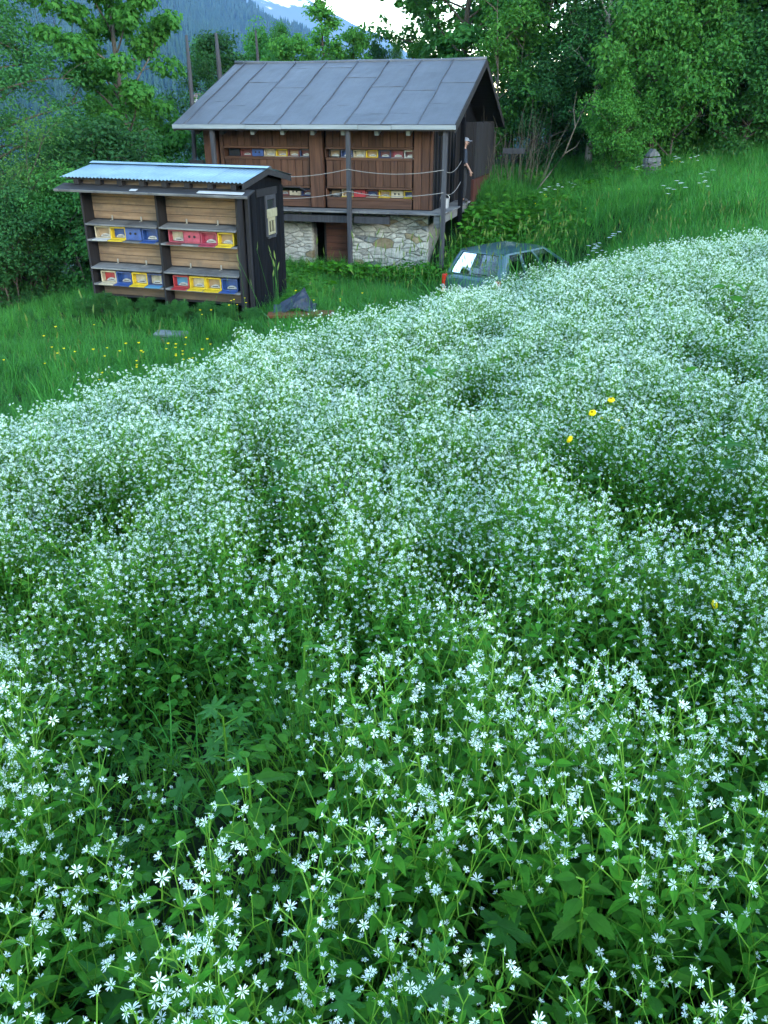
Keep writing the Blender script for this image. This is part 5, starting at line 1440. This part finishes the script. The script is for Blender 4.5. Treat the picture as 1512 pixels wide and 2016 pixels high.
mb = MB(); mb.tube([(-.36 + .17 * math.cos(a), 2.22 + .05 * math.sin(a), .90 + .16 * math.sin(a)) for a in np.linspace(0, 6.28, 17)], .014, 6); mesh_obj('steering_wheel', mb.mesh('steering_wheel', [M_RUB], smooth=True), M_RUB, car)
box6('inner_floor', -.70, .70, .2, 2.9, .40, .44, M_SEAT, car, .0)

# ------------------------------------------------------------------ person standing at the right side of the hut
M_SKIN = plain('skin', (.22, .125, .09), .6, var=.06, bumps=0)
M_SHIRT = plain('dark blue work shirt', (.012, .018, .030), .9, var=.2, nscale=12)
M_TROU = plain('black trousers', (.008, .009, .011), .9, var=.2, nscale=12)
M_CAP = plain('pale grey cap', (.16, .17, .19), .85, var=.1)
M_BOOT = plain('black boots', (.01, .01, .01), .7, bumps=0)
def skinned(name, joints, bones, mat, parent, sub=2):
    """one continuous surface grown over joints {name: (x, y, z, radius)}"""
    keys = list(joints); me = bpy.data.meshes.new(name)
    me.from_pydata([joints[k][:3] for k in keys], [(keys.index(a), keys.index(b)) for a, b in bones], [])
    o = mesh_obj(name, me, mat, parent)
    md = o.modifiers.new('skin', 'SKIN'); md.use_smooth_shade = True
    for i, k in enumerate(keys):
        sv = me.skin_vertices[0].data[i]; r_ = joints[k][3]; sv.radius = r_ if hasattr(r_, '__len__') else (r_, r_)
        sv.use_root = (i == 0)
    sb = o.modifiers.new('smooth', 'SUBSURF'); sb.levels = sub; sb.render_levels = sub
    return o
PP = hw(-.43, 3.6, -2.088)
per = empty('person', PP, HA + R(-70), 'person in dark clothes and grey cap standing on the porch behind the corner post', 'person')
J = {'pelvis': (0, 0, .95, .125), 'waist': (0, .01, 1.08, .12), 'chest': (0, .0, 1.30, .15), 'neck0': (0, .01, 1.45, .07), 'neck': (0, .02, 1.51, .052), 'head': (0, .05, 1.60, .088), 'crown': (0, .045, 1.69, .082)}
B = [('pelvis', 'waist'), ('waist', 'chest'), ('chest', 'neck0'), ('neck0', 'neck'), ('neck', 'head'), ('head', 'crown')]
for s, nm in ((-1, 'l'), (1, 'r')):
    fw = .10 if s > 0 else .02
    J.update({nm + 'hip': (s * .095, 0, .90, .095), nm + 'knee': (s * .11, .03 + .02 * s, .50, .06), nm + 'ank': (s * .12, -.01 + .03 * s, .09, .042), nm + 'toe': (s * .13, .14 + .03 * s, .04, .035),
              nm + 'sh': (s * .19, 0, 1.40, .06), nm + 'el': (s * .25, -.02 + fw * .3, 1.12, .043), nm + 'wr': (s * .25, .06 + fw, .90, .030), nm + 'palm': (s * .245, .09 + fw, .83, (.040, .020))})
    B += [('pelvis', nm + 'hip'), (nm + 'hip', nm + 'knee'), (nm + 'knee', nm + 'ank'), (nm + 'ank', nm + 'toe'), ('chest', nm + 'sh'), (nm + 'sh', nm + 'el'), (nm + 'el', nm + 'wr'), (nm + 'wr', nm + 'palm')]
    for k, (dx, L_) in enumerate(((-.026, .062), (-.009, .078), (.009, .074), (.025, .058))):
        b0 = (s * .245, .10 + fw + dx * -1, .80); J[f'{nm}f{k}a'] = (b0[0], b0[1], b0[2] - L_ * .4, .009); J[f'{nm}f{k}b'] = (b0[0] - s * .012, b0[1] + .004, b0[2] - L_, .008)
        B += [(nm + 'palm', f'{nm}f{k}a'), (f'{nm}f{k}a', f'{nm}f{k}b')]
    J[nm + 'th'] = (s * .235, .145 + fw, .83, .011); J[nm + 'th2'] = (s * .23, .16 + fw, .80, .009); B += [(nm + 'palm', nm + 'th'), (nm + 'th', nm + 'th2')]
body = skinned('body', J, B, M_SKIN, per)
grow = lambda k, g_: (*J[k][:3], (J[k][3] if not hasattr(J[k][3], '__len__') else J[k][3][0]) + g_)
SJ = {k: grow(k, .014) for k in ('waist', 'pelvis', 'chest', 'neck0', 'lsh', 'rsh', 'lel', 'rel')}
for nm in ('l', 'r'):
    e, w_ = J[nm + 'el'], J[nm + 'wr']; SJ[nm + 'cuff'] = (e[0] + (w_[0] - e[0]) * .25, e[1] + (w_[1] - e[1]) * .25, e[2] + (w_[2] - e[2]) * .25, .055)
skinned('shirt', SJ, [('waist', 'pelvis'), ('waist', 'chest'), ('chest', 'neck0'), ('chest', 'lsh'), ('chest', 'rsh'), ('lsh', 'lel'), ('rsh', 'rel'), ('lel', 'lcuff'), ('rel', 'rcuff')], M_SHIRT, per)
TJ = {k: grow(k, .018) for k in ('pelvis', 'lhip', 'rhip', 'lknee', 'rknee', 'lank', 'rank')}
skinned('trousers', TJ, [('pelvis', 'lhip'), ('pelvis', 'rhip'), ('lhip', 'lknee'), ('rhip', 'rknee'), ('lknee', 'lank'), ('rknee', 'rank')], M_TROU, per)
for nm in ('l', 'r'): skinned('boot', {'a': grow(nm + 'ank', .016), 'b': grow(nm + 'toe', .016)}, [('a', 'b')], M_BOOT, per)
mb = MB(); rg_ = 10
V = []; F = []
for j in range(5):
    a = j / 4 * math.pi / 2
    for k in range(14): b = 2 * math.pi * k / 14; V.append((.098 * math.cos(a) * math.cos(b), .045 + .112 * math.cos(a) * math.sin(b), 1.66 + .10 * math.sin(a)))
for j in range(4):
    for k in range(14): F.append((j * 14 + k, j * 14 + (k + 1) % 14, (j + 1) * 14 + (k + 1) % 14, (j + 1) * 14 + k))
mb.add(V, F); mb.prism([(-.075, 1.655), (.075, 1.655), (.06, 1.668), (-.06, 1.668)], .12, .23)
mesh_obj('cap', mb.mesh('cap', [M_CAP], smooth=False), M_CAP, per)
mb = MB(); mb.prism([(-.014, 1.60), (.014, 1.60), (.006, 1.63), (-.006, 1.63)], .125, .155); mb.box((0, .128, 1.565), (.045, .012, .008))
for s in (-1, 1): mb.box((s * .034, .128, 1.625), (.024, .01, .010)); mb.box((s * .092, .05, 1.60), (.016, .035, .055), bev=.006)
mesh_obj('face_features', mb.mesh('face_features', [M_SKIN]), M_SKIN, per)

# a bucket and stool in the dark of the porch
mb = MB(); mb.tube([(0, 0, 0), (0, 0, .005), (0, 0, .26)], [.10, .105, .13], 12); mb.tube([(.128 * math.cos(a), 0, .26 + .1 * math.sin(a)) for a in np.linspace(0, 3.14, 9)], .006, 5)
q = hw(-.55, 1.75, -2.088); tag(mesh_obj('bucket', mb.mesh('bucket', [M_ALU], smooth=False), M_ALU, None, q), 'grey metal bucket standing on the porch boards near the corner post', 'bucket')

# ------------------------------------------------------------------ stone monument at the top of the meadow
mo = empty('stone_monument', (8.15, 26.5, g1(8.15, 26.5) - .12), R(4), 'small pointed stone monument with blank grey plaque at the edge of the bushes', 'monument')
mo.scale = (.72, .72, .76); mo.rotation_euler = (R(-2), R(-3), R(6))
mb = MB(); mb.add([(x * w_, y * .2, z) for z, w_ in ((0, .34), (.92, .27)) for x in (-1, 1) for y in (-1, 1)], [(0, 2, 3, 1), (4, 5, 7, 6), (0, 1, 5, 4), (2, 6, 7, 3), (0, 4, 6, 2), (1, 3, 7, 5)])
core = mesh_obj('core', mb.mesh('monument_core', [M_MON]), M_MON, mo)
r_ = random.Random(9)
for row in range(5):
    w_ = .66 - row * .03; x = -w_ / 2
    while x < w_ / 2 - .06:
        d = min(r_.uniform(.14, .26), w_ / 2 - x)
        if not (1 <= row <= 3 and -.18 < x + d / 2 < .20):
            mesh_obj('stone', r_.choice(STONES), M_MON, core, (x + d / 2, -.20, .1 + row * .185), (0, r_.uniform(-.06, .06), 0), (d * .97, .12, .18))
        x += d
for row in range(5):
    for s in (-1, 1): mesh_obj('stone', r_.choice(STONES), M_MON, core, (s * (.33 - .015 * row), .0, .1 + row * .185), (0, 0, 0), (.12, .36, .178))
for i_, (pr_, y0_, y1_) in enumerate((([(-.25, .99), (.02, .985), (.0, 1.16), (-.10, 1.17), (-.21, 1.06)], -.25, .2), ([(.03, .99), (.25, .985), (.22, 1.05), (.11, 1.16), (.01, 1.16)], -.23, .2), ([(-.10, 1.165), (.10, 1.165), (.05, 1.24), (-.02, 1.26), (-.07, 1.22)], -.22, .18))):
    mm = MB(); mm.prism(pr_, y0_, y1_); mesh_obj('cap_stone', mm.mesh('cap_stone', [M_MON]), M_MON, mo)
box6('plaque', -.19, .19, -.262, -.235, .22, .78, M_MON, mo, .01)
box6('plaque_frame', -.21, .21, -.275, -.25, .785, .82, M_MON, mo, .006)

# ------------------------------------------------------------------ tarp, rusty board, slab, rocks
M_TARP = plain('dark blue tarpaulin', (.009, .016, .030), .55, var=.25, nscale=10, spec=.4)
M_RUST = plain('rusty orange plank', (.10, .034, .012), .85, var=.4, nscale=14, spec=.2, bumps=.5)
zt = g1(-1.75, 15.6)
n = 13; V = []; r_ = random.Random(4)
for j in range(n):
    for i in range(n):
        fx, fy = i / (n - 1) * 2 - 1, j / (n - 1) * 2 - 1
        rr = max(abs(fx), abs(fy)); pk = max(0, 1 - math.hypot(fx + .05 - .25 * max(0, 1 - rr), fy) * 1.15)
        V.append((fx * .40 + .10 * pk * 1.2 + r_.uniform(-.015, .015), fy * .32 + r_.uniform(-.015, .015), .05 + .36 * pk ** 1.0 + .05 * math.sin(4 * math.atan2(fy, fx + .01) + 1) * rr + r_.uniform(-.012, .012)))
F = [(j * n + i, j * n + i + 1, (j + 1) * n + i + 1, (j + 1) * n + i) for j in range(n - 1) for i in range(n - 1)]
mb = MB(); mb.add(V, F)
o = mesh_obj('tarpaulin', mb.mesh('tarpaulin', [M_TARP], smooth=False), M_TARP, None, (-1.72, 15.7, zt + .18))
sd_ = o.modifiers.new('thick', 'SOLIDIFY'); sd_.thickness = .012
tag(o, 'dark blue tarpaulin bunched to a peak beside the small bee house', 'tarp')
o = box_obj('rusty_plank', (1.26, .30, .06), M_RUST, None, (-1.58, 15.35, zt + .16), (R(2), R(-1), R(3)), .008)
tag(o, 'rusty orange plank lying in the grass in front of the blue tarpaulin', 'plank')
mb = MB(); mb.box((0, 0, 0), (.60, .26, .08), bev=.025)
o = mesh_obj('stone_slab', mb.mesh('stone_slab', [M_ST3]), M_ST3, None, (-3.88, 14.55, g1(-3.88, 14.55) + .16), (R(3), R(1), R(-6))); tag(o, 'pale flat stone slab in the grass in front of the small bee house', 'stone')
mb = MB(); mb.box((0, 0, 0), (.62, .26, .22)); mesh_obj('block', mb.mesh('slab_block', [M_ST3]), M_ST3, o, (0, .0, -.165))
for x, y, s, lab in ((3.32, 22.4, .26, 'lower grey rock in the weeds on the bank behind the car'), (3.42, 23.6, .2, 'upper small grey rock in the weeds on the bank right of the hut')):
    o = mesh_obj('rock', STONES[3], M_ST1, None, (x, y, g1(x, y) + .12), (.2, .1, .6), (s * 1.2, s, s)); tag(o, lab, 'rock')

# ------------------------------------------------------------------ flowers one can point at
def globe_mesh():
    T = Tri(); rg = np.random.default_rng(3)
    for ring, (n, op, L_) in enumerate(((5, 1.05, .92), (5, .85, 1.0), (5, .55, 1.02))):
        for k in range(n):
            a = 1.2566 * k + ring * .63; e = np.array([math.cos(a), math.sin(a), 0]); s = np.array([-e[1], e[0], 0]); V = []
            for t_, w in ((0, .12), (.3, .42), (.6, .52), (.85, .42), (1.0, .12)):
                th = math.pi * t_ * .86; r_ = math.sin(th) * (.62 + .10 * ring); z = (1 - math.cos(th)) * .52 * L_
                V += [e * r_ + s * w * .95 + np.array([0, 0, z]), e * (r_ + .07 * w) + np.array([0, 0, z]), e * r_ - s * w * .95 + np.array([0, 0, z])]
            F = []
            for i in range(4):
                b = i * 3; F += [(b, b + 1, b + 4), (b, b + 4, b + 3), (b + 1, b + 2, b + 5), (b + 1, b + 5, b + 4)]
            T.add(V, F, 0)
    return T.mesh('globe_petals', [M_YPET])
GLOBE = globe_mesh()
M_BUD = leafmat('green yellow bud', (.30, .34, .02), (.36, .36, .02), .1, .2)
def globeflower(root, head, r_, tilt, label, mat=M_YPET, leaf=True, group='yellow globe flowers among the white ones'):
    z0 = g1(*root); o = empty('globeflower', (root[0], root[1], z0), 0, label, 'flower', group)
    h = np.array(head) - np.array([root[0], root[1], z0])
    T = Tri(); t_stem(T, (0, 0, 0), h, .0035, .0025, 0, bend=(.01, 0, .02), seg=4)
    mesh_obj('stalk', T.mesh('stalk', [M_GERAN]), M_GERAN, o)
    mesh_obj('blossom', GLOBE, mat, o, tuple(h), tilt, (r_, r_, r_))
    if leaf:
        T = Tri()
        for k in range(4):
            a = 1.6 * k + root[0]; t_outline_leaf(T, h * (.35 + .10 * k), (math.cos(a), math.sin(a), .3), (0, 0, 1), palmate(.055, 5), 0)
        mesh_obj('foliage', T.mesh('foliage', [M_GERAN]), M_GERAN, o)
R0 = (1.22, 3.33)
globeflower(R0, (1.05, 3.55, -1.185), .019, (.2, -.2, 0), 'highest yellow globe flower of the clump in the flower carpet')
globeflower((1.16, 3.25), (.945, 3.45, -1.21), .019, (.5, -.5, 0), 'middle yellow globe flower, lower left of the highest one')
globeflower((1.05, 3.1), (.80, 3.2, -1.24), .019, (-.3, -1.1, 0), 'lowest yellow globe flower, tipped over to the left')
globeflower((1.24, 3.3), (1.06, 3.45, -1.245), .011, (.1, .2, 0), 'small yellow bud right below the highest globe flower', M_YPET, False)
globeflower((1.2, 3.28), (1.07, 3.40, -1.262), .0105, (.1, .1, 0), 'green yellow bud, lowest of the two beside the globe flowers', M_BUD, False)
globeflower((1.18, 3.32), (1.0, 3.5, -1.25), .008, (0, 0, 0), 'tiny green bud between the two highest globe flowers', M_BUD, False)
globeflower((.95, 1.72), (.845, 1.75, -1.13), .014, (.3, 1.2, 0), 'withered yellow flower at the right edge among white ones', M_YPET, False)

def umbel_meshes():
    T, U = Tri(), Tri(); rg = np.random.default_rng(8); top = np.array([.02, 0, .72])
    t_stem(T, (0, 0, 0), top, .005, .003, 0, bend=(.02, 0, 0), seg=4)
    heads = [(top, .060)]
    for k in range(3):
        a = 2.1 * k; p = top * (.55 + .1 * k); q = p + np.array([math.cos(a) * .13, math.sin(a) * .13, .22]); t_stem(T, p, q, .003, .002, 0); heads.append((q, .045))
    for q, r_ in heads:
        for k in range(9):
            a = 2.4 * k; rr = r_ * math.sqrt((k + .5) / 9); e = q + np.array([math.cos(a) * rr, math.sin(a) * rr, .05 - rr * .25]); t_stem(T, q, e, .0012, .001, 0, seg=1)
            for m in range(5):
                b = 1.2566 * m; c = e + np.array([math.cos(b), math.sin(b), 0]) * .012 + np.array([0, 0, .004])
                U.add([c + np.array([.010, 0, 0]), c + np.array([0, .010, .003]), c - np.array([.010, 0, 0]), c - np.array([0, .010, -.003])], [(0, 1, 2), (0, 2, 3)], 0)
    L_ = Tri()
    for k in range(5):
        a = 1.3 * k; t_outline_leaf(L_, top * (.1 + .1 * k), (math.cos(a), math.sin(a), .5), (0, 0, 1), ovate(.22, .11, 6), 0)
    return T.mesh('umbel_stem', [M_STEM]), U.mesh('umbel_head', [M_UMB]), L_.mesh('umbel_leaves', [M_BROAD])
UM = umbel_meshes()
UMB = [(5.0, 19.6, 'below left of the middle of the right meadow, upper of the tight group'), (4.75, 18.9, 'in the tight group in the right meadow, lowest'), (5.25, 19.2, 'in the tight group in the right meadow, right one'), (4.85, 19.3, 'in the tight group in the right meadow, left one'),
       (6.4, 19.4, 'in the loose group in the right meadow, left one'), (6.75, 19.7, 'in the loose group in the right meadow, highest'), (6.95, 18.8, 'in the loose group in the right meadow, lowest'), (7.15, 19.3, 'in the loose group in the right meadow, right one'),
       (4.5, 24.0, 'near the hut corner at the meadow edge, left of three'), (4.9, 24.2, 'near the hut corner at the meadow edge, middle of three'), (5.35, 24.6, 'near the hut corner at the meadow edge, right of three'),
       (8.1, 24.2, 'just below the stone monument, left one'), (8.45, 23.8, 'just below the stone monument, right one'), (7.3, 25.0, 'left of the stone monument below the bushes'), (2.45, 17.1, 'peeking above the car tailgate')]
for i, (x, y, lab) in enumerate(UMB):
    s = .8 + .3 * ((i * 37) % 10) / 10
    o = empty('cow_parsley', (x, y, g1(x, y)), i * 1.1, 'white umbel ' + lab, 'wildflower', 'white umbel flowers in the right meadow'); o.scale = (s, s, s)
    mesh_obj('stem', UM[0], None, o); mesh_obj('umbel', UM[1], None, o)['kind'] = 'stuff'; mesh_obj('foliage', UM[2], None, o)

def butter_meshes():
    T, U = Tri(), Tri(); q = np.array([.02, .01, .42]); t_stem(T, (0, 0, 0), q, .002, .0015, 0, bend=(.015, 0, 0))
    for k in range(5):
        a = 1.2566 * k; e = np.array([math.cos(a), math.sin(a), 0]); s = np.array([-e[1], e[0], 0])
        U.add([q, q + e * .012 + s * .009 + np.array([0, 0, .008]), q + e * .017 + np.array([0, 0, .014]), q + e * .012 - s * .009 + np.array([0, 0, .008])], [(0, 1, 2), (0, 2, 3)], 0)
    return T.mesh('buttercup_stalk', [M_STEM]), U.mesh('buttercup_petals', [M_YPET])
BU = butter_meshes(); r_ = random.Random(12)
for cx, cy, sx, sy, n in ((-3.1, 10.2, .5, .7, 26), (-4.4, 11.5, 1.0, .8, 14), (-2.6, 11.0, .5, .5, 8), (-2.9, 14.9, .5, .4, 9), (-.9, 15.2, .5, .4, 6), (4.55, 24.0, .3, .4, 7), (8.6, 26.0, .4, .2, 5), (3.0, 22.0, .4, .4, 5), (4.5, 21.5, .8, .8, 5)):
    for k in range(n):
        x, y = r_.gauss(cx, sx), r_.gauss(cy, sy); s = r_.uniform(.9, 1.35)
        if y < float(field_edge(np.array([x]))[0]) + .4: continue
        where = 'in the grass left below the small bee house' if cy < 14 else ('in the grass beside the small bee house' if cx < 1 else 'in the grass of the right meadow')
        o = empty('buttercup', (x, y, g1(x, y)), r_.uniform(0, 6), 'small yellow buttercup ' + where, 'wildflower', 'yellow buttercups ' + where); o.scale = (s, s, s)
        mesh_obj('stalk', BU[0], None, o); mesh_obj('blossom', BU[1], None, o)

# leafy plants standing out of the flower carpet
def leafy(name, x, y, h, kind, Lf, n, label, mat, dz=0.0, seed=0):
    rg = np.random.default_rng(seed + 300); o = empty(name, (x, y, g1(x, y) + dz), rg.uniform(0, 6.28), label, 'plant', 'leafy plants standing among the white flowers')
    T = Tri(); top = np.array([rg.normal() * .03, rg.normal() * .03, h]); t_stem(T, (0, 0, -.03), top, .004, .0025, 0, seg=4)
    lv = []
    for k in range(n):
        t_ = .55 + .45 * (k + 1) / n; a = 2.4 * k + rg.normal() * .3 if kind != 'nettle' else (1.57 * (k // 2) + math.pi * (k % 2))
        c = top * t_; d = np.array([math.cos(a), math.sin(a), rg.uniform(.1, .5)]); d /= np.linalg.norm(d); pl = Lf * (.5 if kind == 'palm' else .15) * rg.uniform(.7, 1.2)
        q = c + d * pl; t_stem(T, c, q, .002, .0015, 0, seg=2)
        L_ = Tri(); sz = Lf * (.55 if kind == 'palm' else .62) * rg.uniform(.7, 1.15) * (1.1 - .35 * (k / n) if kind == 'nettle' else 1)
        t_outline_leaf(L_, (0, 0, 0), (d[0], d[1], rg.uniform(-.25, .1)), (rg.normal() * .2, rg.normal() * .2, 1), palmate(sz, 7 if kind == 'palm' else 5) if kind in ('palm', 'maple') else ovate(sz, sz * (.5 if kind == 'nettle' else .62), 7), 0, .16, .22)
        lv.append((L_.mesh('leaf', [mat]), q))
    mesh_obj('stem', T.mesh('leafy_stem', [M_STEM]), M_STEM, o)
    for me, q in lv: mesh_obj('leaf', me, mat, o, tuple(q))
PL = [('cranesbill', -.43, 3.1, .46, 'palm', .10, 5, 'dark cranesbill leaves in the hollow left of the middle of the field', M_GERAN),
 ('cranesbill', .12, 4.3, .50, 'palm', .12, 5, 'cranesbill leaves above the dark hollow in the upper middle of the field', M_GERAN),
 ('nettle', .135, 1.13, .40, 'nettle', .085, 8, 'nettle like plant under the dark hollow right of the middle, near the front', M_BROAD),
 ('nettle', .19, 1.40, .46, 'nettle', .09, 8, 'bright pointed leaves rising from the flowers right of the middle', M_CHLEAF),
 ('nettle', -.26, 1.12, .40, 'nettle', .10, 7, 'large toothed leaf plant left of the middle in the front', M_BROAD),
 ('cranesbill', .055, .74, .30, 'palm', .085, 6, 'cranesbill leaves at the bottom edge right of the middle', M_GERAN),
 ('broad_plant', -.38, .84, .34, 'ovate', .085, 7, 'broad leaved plant at the lower left edge', M_BROAD),
 ('cranesbill', 1.45, 3.0, .46, 'palm', .13, 6, 'cranesbill leaves at the right edge below the globe flowers', M_GERAN),
 ('broad_plant', .10, 6.3, .50, 'ovate', .16, 8, 'dark leafy plant in the hollow just below the crest', M_BROAD),
 ('nettle', -.20, 1.45, .40, 'nettle', .09, 7, 'toothed leaves left of the middle above the front hollow', M_BROAD),
 ('cranesbill', -.35, 1.36, .34, 'palm', .07, 6, 'cranesbill leaves left of the toothed ones', M_GERAN),
 ('broad_plant', 1.65, 4.1, .50, 'ovate', .13, 7, 'leafy plant right of the globe flowers', M_BROAD),
 ('cranesbill', .95, 4.3, .50, 'palm', .12, 5, 'cranesbill leaves left above the globe flowers', M_GERAN),
 ('broad_plant', 2.55, 6.0, .55, 'ovate', .2, 7, 'large bright leaf plant near the right edge of the upper field', M_CHLEAF),
 ('nettle', -.175, .72, .32, 'nettle', .085, 8, 'nettle like plant at the bottom edge left of the middle', M_BROAD),
 ('broad_plant', .34, .88, .34, 'ovate', .075, 8, 'broad leaved plant at the lower right of the front', M_BROAD),
 ('broad_plant', .17, .68, .26, 'ovate', .085, 7, 'pale green broad leaves at the bottom edge, right of the cranesbill', M_CHLEAF),
 ('cranesbill', -.02, .66, .26, 'palm', .09, 6, 'deeply cut leaves at the bottom edge in the middle', M_GERAN),
 ('broad_plant', .62, 1.9, .42, 'ovate', .08, 7, 'small broad leaved plant in the right middle of the field', M_BROAD),
 ('nettle', -.62, 1.35, .40, 'nettle', .085, 8, 'nettle like plant at the left edge beside the hollow', M_BROAD),
 ('cranesbill', .80, 1.95, .40, 'palm', .09, 5, 'cranesbill leaves near the withered yellow flower', M_GERAN)]
for i, a in enumerate(PL): leafy(*a[:8], a[8], 0.0, i)
# shrubs under the small bee house
for k, x in enumerate((-3.35, -2.9, -2.45, -2.0, -1.55, -1.1, -.65, -.2, .35)):
    q = bw(x, -.30 - .08 * (k % 3), 0); o = empty('bramble_bush', (q.x, q.y, g1(q.x, q.y) - .06), k * 1.3, f'dark leafy bush under the small bee house, {ORD[k] if k < 7 else ("eighth" if k == 7 else "last")} from the left', 'bush', 'leafy bushes under the small bee house')
    s = .115 + .04 * ((k * 7) % 4) / 3
    for nm, me in (('stems', TV['shrub'][0]), ('crown', TV['shrub'][1])):
        c_ = mesh_obj(nm, me, M_BARK if nm == 'stems' else LF['mid'], o, scale=(s, s, s))
        if nm == 'crown': c_['kind'] = 'stuff'
# ------------------------------------------------------------------ air between here and the mountains
mb = MB(); mb.box((-700, 3100, 690), (9000, 8200, 1840))
m_h = bpy.data.materials.new('pale haze'); m_h.use_nodes = True
t = m_h.node_tree
t.nodes.remove(t.nodes['Principled BSDF'])
pv = t.nodes.new('ShaderNodeVolumePrincipled'); pv.inputs['Color'].default_value = (.20, .44, 1.0, 1); pv.inputs['Density'].default_value = 0.85e-4; pv.inputs['Anisotropy'].default_value = 0
t.links.new(pv.outputs[0], t.nodes['Material Output'].inputs['Volume'])
hz = mesh_obj('haze', mb.mesh('haze', [m_h]), m_h)
tag(hz, 'blue mountain haze', kind='stuff')
